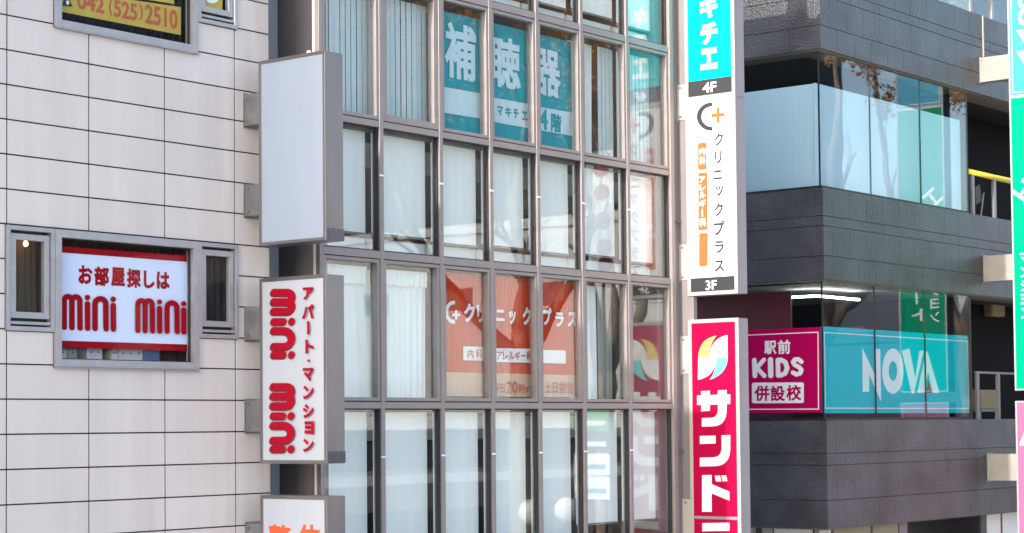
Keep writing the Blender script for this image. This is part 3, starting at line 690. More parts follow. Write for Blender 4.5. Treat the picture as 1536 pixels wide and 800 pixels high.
clinic_banner(3, 322, 543, 613, 'orange clinic banner with opening hour in red on its beige foot', (('ニ', (318, 246, 368, 312)), ('ッ', (392, 252, 432, 332)), ('ク', (470, 230, 522, 336))), (300, 466, 530, 546, 5),
    tuple((c, (322 + k * 34.5, 486 - (6 if c == '科' else 0), 352 + k * 34.5, 534 + (4 if c == '科' else 0))) for k, c in enumerate('アレルギ')) + (('ー', (462, 506, 488, 514)), ('科', (492, 482, 526, 538))),
    (('平', (312, 668, 339, 720)), ('日', (344, 670, 370, 722)), ('2', (378, 655, 408, 724)), ('0', (411, 655, 441, 724)), ('時', (447, 670, 484, 724)), ('ま', (486, 684, 508, 720)), ('で', (510, 684, 533, 720))))
clinic_banner(4, 592, 796, 620, 'orange clinic banner with an empty white box and three katakana', (('プ', (588, 236, 636, 338)), ('ラ', (657, 262, 706, 346)), ('ス', (728, 260, 780, 348))), (575, 476, 718, 552, 4), (),
    (('土', (597, 662, 635, 722)), ('日', (641, 662, 672, 724)), ('営', (680, 660, 720, 726)), ('業', (722, 660, 762, 728))))

# ------------------------------------------------------------------ projecting signs on the glass building
XR = at_y(1016, 300, D).x
Ri, Ro = at_x(1030.5, 320, XR).y, at_x(1105, 320, XR).y
XRb = at_y(1119.5, 320, Ro).x
zr1b = zx(1106, 440, XR); zr1t = zr1b + 7.2
zseam = zx(1100, 143.5, XR)
zr2t = zx(1106, 477, XR); zr2b = 2.5
fr = Face('x', XR + 0.004)
bzr = lambda a, c: (zx(1024, c, XR), zx(1024, a, XR))
sg = sign_box('tall_sign', 'tall projecting sign with cyan top panel and white clinic panel below', XR, XRb, Ri, Ro, zr1t, zr1b, m_cream, m_lilac, 0.055, (bzr(127, 180), bzr(367, 421)), D - 0.02, plate=False, m_brk=m_cream)
def band(Lf, za, zb_, m_, parent, nm):
    b = MB(); b.box(XR + 0.004, XR + 0.011, Ro + 0.055, Ri - 0.055, zb_, za); return b.build(nm, m_, parent)
z4t, z4b = zx(1066, 118.5, XR), zx(1066, 142, XR)
z3t, z3b = zx(1068, 416, XR), zx(1068, 437, XR)
band(0, zr1t - 0.055, z4t + 0.0005, m_cyan, sg, 'cyan_panel')
band(0, z4t, z4b, m_char, sg, 'floor_bar')
band(0, zseam - 0.03, z3t + 0.0005, m_film, sg, 'white_panel')
band(0, z3t, zr1b + 0.056, m_char, sg, 'floor_bar')
b = MB(); b.box(XR - 0.005, XR + 0.012, Ro + 0.056, Ri - 0.056, zseam - 0.0295, z4b - 0.0005); b.build('divider', m_cream, sg)
b = MB(); b.box(XR + 0.03, XRb + 0.004, Ro - 0.004, Ro - 0.0005, zseam - 0.012, zseam + 0.0); b.build('seam', m_bronze_d, sg)
z5 = zm(3.333, 1020, 0); z6 = zm(3.2, 1020, 200)
L = Letters(fr, 0.003, z5)
L.glyph('エ', 103, 240, 188, 348, bold=0.055); L.glyph('チ', 104, 112, 188, 222, bold=0.055); L.glyph('キ', 98, -22, 188, 90, bold=0.055); L.glyph('マ', 96, -156, 186, -54, bold=0.055)
L.glyph('4F', 114, 412, 182, 462, bold=0.02)
L.z = z6; L.glyph('3F', 124, 706, 176, 752, bold=0.012); L.build(m_white, sg)
L = Letters(fr, 0.003, z5)
L.ring(160, 584, (76, 71), (52, 51), R(88), R(272))
L.z = z6
for ch, q in (('ク', (166, -2, 208, 60)), ('リ', (168, 86, 201, 146)), ('ニ', (160, 178, 202, 222)), ('ッ', (172, 250, 209, 302)), ('ク', (165, 334, 208, 398)), ('プ', (162, 420, 216, 490)), ('ラ', (168, 517, 212, 576)), ('ス', (166, 610, 213, 666))):
    L.glyph(ch, *q, bold=0.028)
L.build(m_char, sg, 'dark_lettering')
L = Letters(fr, 0.003, z5); L.stroke([(157, 579), (224, 573)], 17, False); L.stroke([(190.5, 537), (191.5, 615)], 15, False); L.build(m_orange_c, sg, 'orange_plus')
L = Letters(fr, 0.0035, z6)
for q in ((87, 47, 128, 177), (88, 190, 132, 467), (92, 480, 134, 640)): L.rrect(*q, 9, skew=-3)
L.build(m_orange_c, sg, 'department_box')
L = Letters(fr, 0.008, z6)
for ch, q in (('内', (94, 70, 123, 104)), ('科', (94, 112, 123, 150)), ('ア', (94, 208, 122, 238)), ('レ', (96, 246, 123, 276)), ('ル', (94, 282, 123, 312)), ('ギ', (94, 320, 124, 355)), ('科', (95, 408, 126, 448))): L.glyph(ch, *q, bold=0.035)
L.stroke([(108, 364), (109, 400)], 6, False); L.build(m_white, sg, 'small_lettering')

sr = sign_box('drugstore_sign', 'crimson projecting sign with a four petal emblem and white katakana', XR, XRb, Ri, Ro, zr2t, zr2b, m_cream, m_lilac, 0.055, (bzr(505, 561), bzr(749, 810)), D - 0.02, plate=False, m_brk=m_cream)
zd = zx(1073, 777, XR)
b = MB(); b.box(XR + 0.004, XR + 0.011, Ro + 0.055, Ri - 0.055, zd + 0.022, zr2t - 0.055); b.build('face_panel', m_mag, sr)
b = MB(); b.box(XR + 0.004, XR + 0.011, Ro + 0.055, Ri - 0.055, zr2b + 0.055, zd - 0.022); b.build('face_panel', m_mag, sr)
b = MB(); b.box(XR - 0.003, XR + 0.012, Ro + 0.056, Ri - 0.056, zd - 0.0215, zd + 0.0215); b.build('divider', m_lilac, sr)
z7 = zm(2.427, 1020, 470)
def qarc(p0, p1, p2, n=10): return [((1 - t) ** 2 * p0[0] + 2 * t * (1 - t) * p1[0] + t * t * p2[0], (1 - t) ** 2 * p0[1] + 2 * t * (1 - t) * p1[1] + t * t * p2[1]) for t in [i / n for i in range(n + 1)]]
L = Letters(fr, 0.003, z7); L.poly(qarc((67, 163), (70, 92), (133, 82)) + qarc((133, 82), (108, 110), (107, 162))); L.build(m_yel, sr, 'yellow_petal')
L = Letters(fr, 0.003, z7); L.poly(qarc((174, 161), (172, 222), (108, 242)) + qarc((108, 242), (132, 215), (133, 161))); L.build(m_lcy, sr, 'cyan_petal')
L = Letters(fr, 0.004, z7)
L.poly(qarc((107, 162), (112, 92), (173, 80)) + [(174, 161)]); L.poly([(67, 163), (133, 161.5)] + qarc((133, 161.5), (128, 232), (66, 242)))
L.poly([(63, 300), (183, 296), (183, 330), (63, 334)]); L.poly([(78, 284), (109, 283), (109, 355), (78, 357)])
L.poly([(139, 281), (170, 280)] + [(170, 350)] + qarc((170, 350), (170, 411), (120, 412)) + [(80, 413), (80, 382), (112, 381)] + qarc((112, 381), (139, 380), (139, 350)))
L.poly([(73, 447), (130, 446), (130, 474), (73, 476)])
L.poly([(152, 445), (183, 444), (183, 492)] + qarc((183, 492), (182, 556), (126, 557)) + [(73, 558), (73, 526), (120, 525)] + qarc((120, 525), (152, 524), (152, 490)))
L.poly([(81, 590), (116, 589), (116, 723), (81, 723)]); L.poly([(116, 622), (180, 650), (180, 682), (116, 656)])
L.poly([(127, 592), (146, 591), (151, 612), (132, 613)]); L.poly([(151, 591), (168, 590), (173, 611), (156, 612)])
L.poly([(82, 764), (180, 763), (180, 792), (82, 794)]); L.poly([(80, 812), (183, 811), (183, 842), (80, 843)]); L.poly([(150, 842), (183, 842), (150, 900), (100, 930), (90, 905), (140, 878)])
L.build(m_white, sr)

# ------------------------------------------------------------------ dark granite building
bd = thing('granite_building', (33, 21, 0), 'dark grey granite office building with ribbon windows on the right', 'building')
XD = at_y(1236, 400, D).x; XDe = 50.0; YDe = 27.0
def zc(px, py): return at_y(px, py, D).z
zb1l = zc(1232, 73); zb2t, zb2b = zc(1233, 281), zc(1235, 419); zb3t, zb3b = zc(1238, 631), zc(1243, 793.8)
zb1t = zc(1507, 36)
bands = [(zb1l, zb1t), (zb2b, zb2t), (zb3b, zb3t)]
def courses(zb_, zt_):       # joint heights from a band's top down
    h = zt_ - zb_
    return [zt_, zt_ - h * 0.305, zt_ - h * 0.415, zt_ - h * 0.74, zb_]
XRec0 = at_y(1451.5, 300, D).x                      # recess with the railings starts
GX = at_y(1226, 250, D + 0.08).x
for (zb_, zt_) in bands:
    b = MB(); cs = courses(zb_, zt_)
    for j in range(4):
        z1_, z0_ = cs[j], cs[j + 1]; g_ = 0.0045
        off = (0.0, 0.45, 0.0, 0.45)[j]
        x = XD + (0.32 if off == 0 else 0.62); xs = [XD]
        while x < XDe: xs.append(x); x += 0.62 if j != 1 else 0.78
        xs.append(XDe)
        for k in range(len(xs) - 1): b.box(xs[k] + (0.002 if k else 0), xs[k + 1] - 0.002, D, D + 0.035, z0_ + g_, z1_ - (g_ if j else 0))
        ys = [D + 0.037]; y = D + (0.16 if off == 0 else 0.62)
        while y < YDe: ys.append(y); y += 1.24 if j != 1 else 0.8
        ys.append(YDe)
        for k in range(len(ys) - 1): b.box(XD, XD + 0.035, ys[k] + (0.002 if k else 0), ys[k + 1] - 0.002, z0_ + g_, z1_ - (g_ if j else 0))
    s_ = b.build('stone_band', m_stone, bd, bevel=0.002)
    b = MB(); b.box(XD + 0.02, XDe, D + 0.02, YDe, zb_ + 0.02, zt_ - 0.02); b.build('backing', m_joint, s_)
    b = MB(); b.box(XD + 0.04, XDe, D + 0.04, D + 0.55, zb_ - 0.02, zb_ + 0.018); b.box(XD + 0.04, XD + 0.5, D + 0.551, YDe, zb_ - 0.02, zb_ + 0.018); b.build('soffit', mat('soffit_%d' % int(zb_ * 10), (0.16, 0.14, 0.11), 0.7), s_)
# glazing
YGl = D + 0.09; XGl = XD + 0.09
def glazing(z0_, z1_, front_splits, nm):
    x0 = XGl
    fs = [x0] + front_splits
    for i in range(len(fs) - 1):
        b = MB(); b.box(fs[i] + 0.006, fs[i + 1] - 0.006, YGl, YGl + 0.01, z0_ + 0.05, z1_ - 0.01); w = b.build('window', g_drk, bd)
        b = MB(); b.box(fs[i] - 0.006, fs[i] + 0.006, YGl - 0.002, YGl + 0.03, z0_ + 0.05, z1_ - 0.01); b.box(fs[i] - 0.006, fs[i + 1] - 0.007, YGl - 0.03, YGl + 0.04, z0_ - 0.005, z0_ + 0.048); b.build('frame', m_dark, w)
    b = MB(); b.box(XGl, XGl + 0.01, YGl + 0.012, YGl + 4.0, z0_ + 0.05, z1_ - 0.01); w = b.build('window', g_drk, bd)
    b = MB(); b.box(XGl - 0.03, XGl + 0.04, YGl + 0.045, YGl + 4.0, z0_ - 0.005, z0_ + 0.048); b.build('frame', m_dark, w)
    b = MB(); b.box(fs[-1] - 0.006, fs[-1] + 0.05, YGl, YGl + 1.4, z0_, z1_); b.build('glazing_end', m_dark, bd)
    return w
sp = [at_y(x, 250, YGl).x for x in (1306.5, 1381.5, 1450.5)]
glazing(zb2t, zb1l, sp, 'upper')
sp2 = [at_y(x, 500, YGl).x for x in (1313, 1388, 1455)]
glazing(zb3t, zb2b, sp2, 'lower')
# blinds behind the upper glazing
zbl = at_y(1224.5, 124.5, YGl + 0.1).z
b = MB(); n = 120; xa, xb_ = XGl + 0.02, sp[-1] - 0.02
for i in range(n + 1):
    x = xa + (xb_ - xa) * i / n; b.v += [Vector((x, YGl + 0.12 + 0.004 * math.sin(i * 1.9) + 0.006 * math.sin(i * 0.33), zb2t + 0.03)), Vector((x, YGl + 0.12 + 0.004 * math.sin(i * 1.9), zbl))]
for i in range(n): b.f.append([2 * i, 2 * i + 2, 2 * i + 3, 2 * i + 1])
b.build('blind', m_bblind, bd, smooth=True)
b = MB(); n = 90
for i in range(n + 1):
    y = YGl + 0.14 + 3.5 * i / n; b.v += [Vector((XGl + 0.11 + 0.004 * math.sin(i * 2.1), y, zb2t + 0.03)), Vector((XGl + 0.11 + 0.004 * math.sin(i * 2.1), y, zbl))]
for i in range(n): b.f.append([2 * i, 2 * i + 2, 2 * i + 3, 2 * i + 1])
b.build('blind', m_bblind, bd, smooth=True)
# rooms
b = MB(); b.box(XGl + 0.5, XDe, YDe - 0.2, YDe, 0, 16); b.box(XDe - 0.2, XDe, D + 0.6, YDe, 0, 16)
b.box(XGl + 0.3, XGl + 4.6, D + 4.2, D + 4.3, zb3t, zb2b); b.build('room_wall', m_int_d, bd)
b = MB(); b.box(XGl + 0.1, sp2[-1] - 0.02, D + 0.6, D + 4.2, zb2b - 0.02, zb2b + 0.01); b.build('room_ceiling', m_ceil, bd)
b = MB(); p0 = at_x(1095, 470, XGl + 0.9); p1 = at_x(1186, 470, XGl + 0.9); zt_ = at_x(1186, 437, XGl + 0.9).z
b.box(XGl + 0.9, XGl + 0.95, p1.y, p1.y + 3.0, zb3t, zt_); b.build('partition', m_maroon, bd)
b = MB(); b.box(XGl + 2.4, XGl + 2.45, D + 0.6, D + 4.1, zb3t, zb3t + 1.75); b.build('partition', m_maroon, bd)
b = MB()
qx = XGl + 1.55; q0, q1 = at_x(1225, 444, qx), at_x(1187, 447, qx); b.box(qx, qx + 0.05, q0.y, q1.y, q0.z - 0.02, q0.z + 0.02); b.build('ceiling_lamp', m_tube, bd)
b = MB(); q0, q1 = at_y(1231, 443.5, D + 1.0), at_y(1290, 450, D + 1.0); b.box(q0.x, q1.x, D + 1.0, D + 1.05, q0.z - 0.03, q0.z + 0.01)
b.build('ceiling_lamp', m_tube, bd)
b = MB(); b.box(sp[-1] + 0.06, XDe, D + 1.5, D + 1.6, zb3b, zb1t); b.build('recess_wall', mat('black_stone', (0.009, 0.009, 0.011), 0.7, spec=0.08), bd)
# upper floor windows over the top band
b = MB(); b.box(XD + 0.1, XDe, YGl, YGl + 0.01, zb1t + 0.02, 16.0); w = b.build('window', g_drk, bd)
b = MB()
for px in (1455, 1487): x = at_y(px, 15, YGl).x; b.box(x - 0.05, x + 0.05, YGl - 0.03, YGl + 0.04, zb1t + 0.0, 16.0)
b.build('frame', m_alu, w)
b = MB(); x0, x1 = at_y(1400, 5, YGl + 0.15).x, at_y(1452, 5, YGl + 0.15).x; b.box(x0, x1, YGl + 0.15, YGl + 0.17, zb1t, 16); b.build('blind', m_bblind, w)
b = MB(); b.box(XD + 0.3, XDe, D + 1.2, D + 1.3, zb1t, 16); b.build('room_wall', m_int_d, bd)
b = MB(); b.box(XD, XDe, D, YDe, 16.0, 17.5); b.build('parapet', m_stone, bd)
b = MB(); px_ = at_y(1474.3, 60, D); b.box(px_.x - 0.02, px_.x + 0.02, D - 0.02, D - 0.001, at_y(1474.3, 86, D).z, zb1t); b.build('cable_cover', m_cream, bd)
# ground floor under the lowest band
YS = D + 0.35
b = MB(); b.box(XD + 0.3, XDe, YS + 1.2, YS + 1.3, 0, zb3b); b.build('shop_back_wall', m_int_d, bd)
def gpanel(xa, xb_, m_, nm, y=YS):
    a, c = at_y(xa, 790, y).x, at_y(xb_, 790, y).x; b = MB(); b.box(a, c, y, y + 0.05, 0, zb3b); return b.build(nm, m_, bd)
gpanel(1250, 1306, mat('olive_shop_panel', (0.23, 0.24, 0.15), 0.4), 'shop_panel'); gpanel(1309, 1347, MATS['olive_shop_panel'], 'shop_panel')
gpanel(1306.3, 1308.7, m_dark, 'shop_frame'); gpanel(1349, 1361, m_rail, 'shop_frame')
gpanel(1481, 1501, m_white, 'shop_panel'); gpanel(1504, 1560, m_white, 'shop_panel'); gpanel(1501.4, 1503.6, m_maroon, 'shop_frame'); gpanel(1472, 1480, m_stone, 'shop_pier')
def spanel(xa, xb_, m_, nm):
    a, c = at_x(xa, 796, XD + 0.35).y, at_x(xb_, 796, XD + 0.35).y; b = MB(); b.box(XD + 0.35, XD + 0.4, c, a, 0, zb3b); return b.build(nm, m_, bd)
spanel(1100, 1157, m_int, 'shop_panel'); spanel(1161, 1217, m_white, 'shop_panel'); spanel(1222, 1228, m_cream, 'shop_frame'); spanel(1229, 1244, m_white, 'shop_panel')
# railings in the recess
tr = thing('balcony_railing', at_y(1480, 320, D + 0.15), 'grey balcony railing with a yellow handrail between the stone bands', 'railing')
yq = D + 0.15; zr_ = at_y(1455, 258, yq).z; xA, xB = at_y(1453, 258, yq).x, XDe
b = MB(); b.tube([(xA, yq, zr_), (xA + 1.2, yq, zr_ - 0.01), (xA + 1.3, yq, zr_ - 0.01), (xB, yq, zr_ - 0.02)], [0.055, 0.055, 0.06, 0.06], 14); b.build('handrail', m_ylw, tr, smooth=True)
for px in (1458.5, 1491): x = at_y(px, 300, yq).x; b = MB(); b.box(x - 0.05, x + 0.05, yq - 0.03, yq + 0.03, zb2t, zr_ - 0.05); b.build('post', m_rail, tr)
tr = thing('balcony_railing', at_y(1480, 620, D + 0.15), 'plain grey railing frame beside the teal window sign', 'railing')
zr_ = at_y(1465, 558, yq).z; xA = at_y(1463, 580, yq).x
b = MB(); b.box(xA, XDe, yq - 0.02, yq + 0.02, zr_ - 0.03, zr_ + 0.01); b.build('top_rail', m_rail, tr)
for px in (1466, 1497): x = at_y(px, 590, yq).x; b = MB(); b.box(x - 0.055, x + 0.055, yq - 0.025, yq + 0.025, zb3t, zr_ - 0.031); b.build('post', m_rail, tr)
p = at_y(1485, 622, D + 0.7); t = thing('plastic_bin', p, 'tan box on a low stand behind the plain grey railing', 'box')
a, c = at_y(1472, 605, D + 0.7), at_y(1498, 605, D + 0.7); za, zb_ = at_y(1485, 585, D + 0.7).z, at_y(1485, 614, D + 0.7).z
m_tan = mat('tan_plastic', (0.30, 0.23, 0.12), 0.6, var=0.05)
b = MB(); b.box(a.x, c.x, D + 0.7, D + 1.1, zb_, za); b.build('case', m_tan, t, bevel=0.02)
b = MB(); b.box(a.x - 0.04, c.x + 0.04, D + 0.68, D + 1.12, zb_ - 0.05, zb_ - 0.001)
for q in (a.x + 0.05, c.x - 0.05): b.tube([(q, D + 0.75, zb3t - 0.02), (q, D + 0.75, zb_ - 0.05)], [0.02, 0.02], 8)
b.build('stand', m_rail, t)
a, c = at_y(1481, 470, D + 1.4), at_y(1501, 470, D + 1.4); za, zb_ = at_y(1490, 452, D + 1.4).z, at_y(1490, 475, D + 1.4).z
t = thing('junction_box', (a.x, D + 1.5, zb_), 'tan junction box high on the dark recess wall', 'junction box')
b = MB(); b.box(a.x, c.x, D + 1.3, D + 1.49, zb_, za); b.build('case', m_tan, t, bevel=0.02)
b = MB(); b.box(a.x + 0.03, c.x - 0.03, D + 1.285, D + 1.299, zb_ + 0.04, za - 0.04); b.build('cover', m_tan, t, bevel=0.005)
p = at_y(1468, 318, D + 0.6); t = thing('folding_stand', (p.x, p.y, zb2t), 'dark folded stand with a pale strut behind the yellow handrail', 'stand')
b = MB(); q = p.x; zq = zb2t
b.quad((q - 0.12, D + 0.6, zq + 0.35), (q + 0.22, D + 0.62, zq + 0.45), (q + 0.2, D + 0.66, zq + 0.8), (q - 0.05, D + 0.64, zq + 0.72)); b.v += [v + Vector((0, 0.03, 0)) for v in b.v[:4]]
b.f += [[7, 6, 5, 4], [0, 4, 5, 1], [1, 5, 6, 2], [2, 6, 7, 3], [3, 7, 4, 0]]; b.build('board', mat('brown_board', (0.09, 0.075, 0.065), 0.6), t)
b = MB(); b.tube([(q + 0.02, D + 0.58, zq), (q + 0.26, D + 0.6, zq + 0.62)], [0.015, 0.015], 8); b.build('strut', m_cream, t)

# window signs
fk = Face('x', XGl - 0.045); zk = zm(4.267, 1110, 480)
def slab(face, q, zf, m_, nm, parent, th=0.02):
    b = MB(); P = [face.uv(*zf(*p)) for p in q]; u0_, u1_ = min(p[0] for p in P), max(p[0] for p in P); 
    v1_ = (P[0][1] + P[1][1]) / 2; v0_ = (P[2][1] + P[3][1]) / 2
    a, c = face.w(u0_, v0_, 0), face.w(u1_, v1_, -th)
    b.box(min(a.x, c.x), max(a.x, c.x), min(a.y, c.y), max(a.y, c.y), v0_, v1_); return b.build(nm, m_, parent)
m_kids = mat('magenta_print', (0.40, 0.002, 0.085), 0.4, spec=0.04)
t = thing('kids_sign', fk.w(*fk.uv(1180, 618)), 'magenta window sign reading KIDS in fat white letters on the side glazing', 'sign')
slab(fk, [(-140, 78), (510, 43), (512, 598), (-140, 594)], zk, m_kids, 'panel', t)
L = Letters(fk, 0.002, zk); L.frame([(-120, 105), (500, 79), (503, 571), (-120, 573)], 6)
L.glyph('駅', 155, 134, 234, 221, bold=0.028); L.glyph('前', 243, 128, 323, 218, bold=0.028)
L.stroke([(92, 258), (96, 358)], 30); L.stroke([(153, 256), (108, 308), (156, 358)], 28)
L.stroke([(196, 256), (198, 356)], 34)
L.stroke([(243, 258), (245, 355), (262, 355), (290, 342), (303, 308), (290, 270), (262, 256), (243, 258)], 30)
L.stroke([(394, 268), (376, 253), (352, 254), (341, 271), (352, 289), (378, 302), (394, 320), (386, 342), (362, 350), (340, 338)], 28)
L.rrect(78, 402, 410, 534, 12, skew=-2); L.build(m_white, t)
L = Letters(fk, 0.010, zk); L.glyph('併', 94, 420, 190, 522, bold=0.03); L.glyph('設', 197, 420, 291, 521, bold=0.03); L.glyph('校', 298, 416, 396, 518, bold=0.03); L.build(m_kids, t, 'boxed_lettering')
fn = Face('y', YGl + 0.045)
m_nova = mat('turquoise_print', (0.0, 0.45, 0.52), 0.4, spec=0.04)
t = thing('school_sign', fn.w(*fn.uv(1345, 618)), 'turquoise window sign with a white outline and tall white capital letters', 'sign')
slab(fn, [(528, 44), (1470, 102), (1474, 596), (532, 598)], zk, m_nova, 'panel', t)
L = Letters(fn, 0.002, zk)
u0_, v0_ = fn.uv(*zk(545, 568)); u1_, v1_ = fn.uv(*zk(1458, 132)); v1_ = fn.uv(*zk(545, 78))[1]; q = 0.016
L.poly_uv([(u0_, v0_), (u1_, v0_), (u1_, v0_ + q), (u0_, v0_ + q)]); L.poly_uv([(u0_, v1_ - q), (u1_, v1_ - q), (u1_, v1_), (u0_, v1_)])
L.poly_uv([(u0_, v0_ + q), (u0_ + q * 1.4, v0_ + q), (u0_ + q * 1.4, v1_ - q), (u0_, v1_ - q)]); L.poly_uv([(u1_ - q * 1.4, v0_ + q), (u1_, v0_ + q), (u1_, v1_ - q), (u1_ - q * 1.4, v1_ - q)])
L.poly([(782, 178), (862, 352), (862, 434), (826, 348), (826, 460), (785, 460)]); L.poly([(864, 186), (897, 187), (902, 522), (866, 440)])
L.ring(978, 328, (68, 145), (27, 63))
L.poly([(1034, 197), (1084, 184), (1121, 372), (1148, 198), (1176, 198), (1112, 472), (1098, 472)])
L.poly([(1134, 466), (1186, 216), (1198, 200), (1276, 468), (1232, 467), (1203, 330), (1180, 466)])
L.build(m_white, t)
L = Letters(fn, 0.006, zk); L.poly([(1205, 385), (1228, 468), (1190, 467)]); L.build(m_red, t, 'red_triangle')

# ------------------------------------------------------------------ projecting sign on the granite building
XG = at_y(1473, 300, D).x
Gi = at_x(1517, 300, XG).y; Go = Gi - 1.06; XGb = XG + 0.32
zgb = zx(1519, 586, XG); zgd = zx(1516, 146, XG); zgt = zgd + 5.0
m_green = mat('green_print', (0.0, 0.26, 0.155), 0.4, spec=0.04); m_blue = mat('blue_print', (0.02, 0.27, 0.46), 0.4); m_pink = mat('pink_print', (0.30, 0.09, 0.20), 0.4)
m_gbr = mat('bracket_paint', (0.25, 0.24, 0.225), 0.5, var=0.12, vscale=3)
bzg = lambda a, c: (zx(1492, c, XG), zx(1492, a, XG))
def gpan(za, zb_, m_, nm, parent):
    b = MB(); b.box(XG + 0.004, XG + 0.011, Go + 0.03, Gi - 0.03, zb_, za); return b.build(nm, m_, parent)
tg = sign_box('estate_sign', 'projecting sign with a blue panel over a long green panel at the picture edge', XG, XGb, Gi, Go, zgt, zgb, m_alu, m_lilac, 0.03, (bzg(84, 121), bzg(383, 422)), D, plate=False, m_brk=m_gbr)
gpan(zgt - 0.03, zgd + 0.03, m_blue, 'blue_panel', tg); gpan(zgd - 0.03, zgb + 0.03, m_green, 'green_panel', tg)
b = MB(); b.box(XG - 0.004, XG + 0.012, Go + 0.031, Gi - 0.031, zgd - 0.029, zgd + 0.029); b.build('divider', m_alu, tg)
fg = Face('x', XG + 0.004); L = Letters(fg, 0.003)
uI, uO = -Gi, -Go
L.poly_uv([(uI + 0.07, zgd + 0.08), (uI + 0.082, zgd + 0.08), (uI + 0.082, zgt - 0.1), (uI + 0.07, zgt - 0.1)]); L.poly_uv([(uI + 0.07, zgd + 0.08), (uO - 0.07, zgd + 0.08), (uO - 0.07, zgd + 0.092), (uI + 0.07, zgd + 0.092)])
for k, (py) in enumerate((2, 26, 58, 90)):
    v = at_x(1533, py, XG).z; L.ring(1536, py, (9, 12), (4, 6), 0, 2 * math.pi, 20) if k in (0, 1) else L.poly([(1525, py - 12), (1552, py - 16), (1540, py + 12)])
zA = at_x(1530, 290, XG).z
for k, ch in enumerate('エイブル'): L.glyph_uv(ch, uI + 0.27 + 0.14 * k, zA - 0.34 * k + 0.05, 0.36, 0.36, bold=0.02, rot=R(-38))
zB = at_x(1530, 388, XG).z
for k, ch in enumerate('アパート'): 
    if ch == 'ー': L.poly_uv([(uI + 0.64, zB - k * .34 - .13), (uI + 0.68, zB - k * .34 - .13), (uI + 0.68, zB - k * .34 + .13), (uI + 0.64, zB - k * .34 + .13)])
    else: L.glyph_uv(ch, uI + 0.66, zB - k * 0.34, 0.24, 0.26, bold=0.02)
for k, ch in enumerate('マンション'): L.glyph_uv(ch, uI + 0.26, zB - k * 0.27, 0.20, 0.21, bold=0.015)
L.build(m_white, tg)
zpt = zx(1521, 602, XG)
tp = sign_box('pink_sign', 'pink projecting sign under the green one at the picture edge', XG, XGb, Gi, Go, zpt, 2.0, m_alu, m_lilac, 0.03, (bzg(681, 721),), D, plate=False, m_brk=m_gbr, face_m=m_pink)
L = Letters(fg, 0.003); L.poly([(1529, 668), (1540, 640), (1548, 640), (1544, 668)]); L.build(m_white, tp)

# ------------------------------------------------------------------ what the glass mirrors: street trees, lamp, far buildings
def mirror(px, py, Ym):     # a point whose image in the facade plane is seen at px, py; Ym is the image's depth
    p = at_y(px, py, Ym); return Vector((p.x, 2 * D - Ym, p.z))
m_bark = mat('grey_bark', (0.24, 0.19, 0.15), 0.9, var=0.25, vscale=6, bump=0.4, bscale=25)
m_leaf = mat('dry_brown_leaf', (0.46, 0.24, 0.10), 0.8, var=0.3, vscale=4, trans=0.3)
def tree(label, limbs, seed, twigs=3, leaves=900, leaf_z=10.0):
    rr = random.Random(seed); base = Vector(limbs[0][0][0]); base.z = 0
    t = thing('street_tree', base, label, 'tree', 'street trees mirrored in the glass')
    b = MB(); tips = []
    def grow(p, d, L_, r_, n):
        pts = [p]; rad = [r_]
        for k in range(4):
            d = (d + Vector((rr.gauss(0, .18), rr.gauss(0, .18), rr.gauss(0.05, .14)))).normalized(); p = p + d * L_ / 4; pts.append(p); rad.append(r_ * (1 - 0.19 * (k + 1)))
        b.tube(pts, rad, 6 if r_ > 0.03 else 4); tips.extend(pts[2:])
        if n > 0:
            for _ in range(rr.choice((2, 3, 3))):
                a = rr.randint(1, 4); nd_ = (d + Vector((rr.gauss(0, .6), rr.gauss(0, .6), rr.gauss(.15, .4)))).normalized()
                grow(pts[a], nd_, L_ * rr.uniform(.55, .8), rad[a] * 0.62, n - 1)
    for pts, r_a, r_b in limbs:
        # resample with gentle bends
        P = [Vector(p) for p in pts]; Q = []; RR = []
        for i in range(len(P) - 1):
            for k in range(4):
                tt = k / 4; Q.append(P[i].lerp(P[i + 1], tt) + Vector((rr.gauss(0, .03), rr.gauss(0, .03), 0)))
        Q.append(P[-1]); m_ = len(Q)
        RR = [r_a + (r_b - r_a) * i / (m_ - 1) for i in range(m_)]
        b.tube(Q, RR, 12)
        for i in range(m_ // 3, m_):
            if RR[i] < 0.17 and rr.random() < 0.5:
                d = (Q[min(i + 1, m_ - 1)] - Q[i - 1]).normalized(); nd_ = (d + Vector((rr.gauss(0, .7), rr.gauss(0, .7), rr.gauss(.2, .4)))).normalized()
                grow(Q[i], nd_, rr.uniform(1.2, 2.4), RR[i] * 0.55, twigs - 1)
        grow(Q[-1], (Q[-1] - Q[-3]).normalized(), 2.2, r_b, twigs)
    b.build('trunk', m_bark, t, smooth=True)
    lf = MB(); hi = [p for p in tips if p.z > leaf_z] or tips
    for _ in range(leaves):
        p = rr.choice(hi) + Vector((rr.gauss(0, .12), rr.gauss(0, .12), rr.gauss(-.05, .12)))
        a = Vector((rr.gauss(0, 1), rr.gauss(0, 1), rr.gauss(0, 1))).normalized(); c = a.orthogonal().normalized(); s_ = rr.uniform(.05, .10)
        lf.quad(p, p + a * s_ + c * s_ * .5, p + a * 2 * s_, p + a * s_ - c * s_ * .5)
    lf.build('crown', m_leaf, t)
def ml(pts, Ym, jit, seed):
    rr = random.Random(seed); return [mirror(x, y, Ym + rr.uniform(-jit, jit) * min(1, i / 2)) for i, (x, y) in enumerate(pts)]
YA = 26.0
gA = mirror(786, 600, YA); g0 = Vector((gA.x, gA.y, 0))
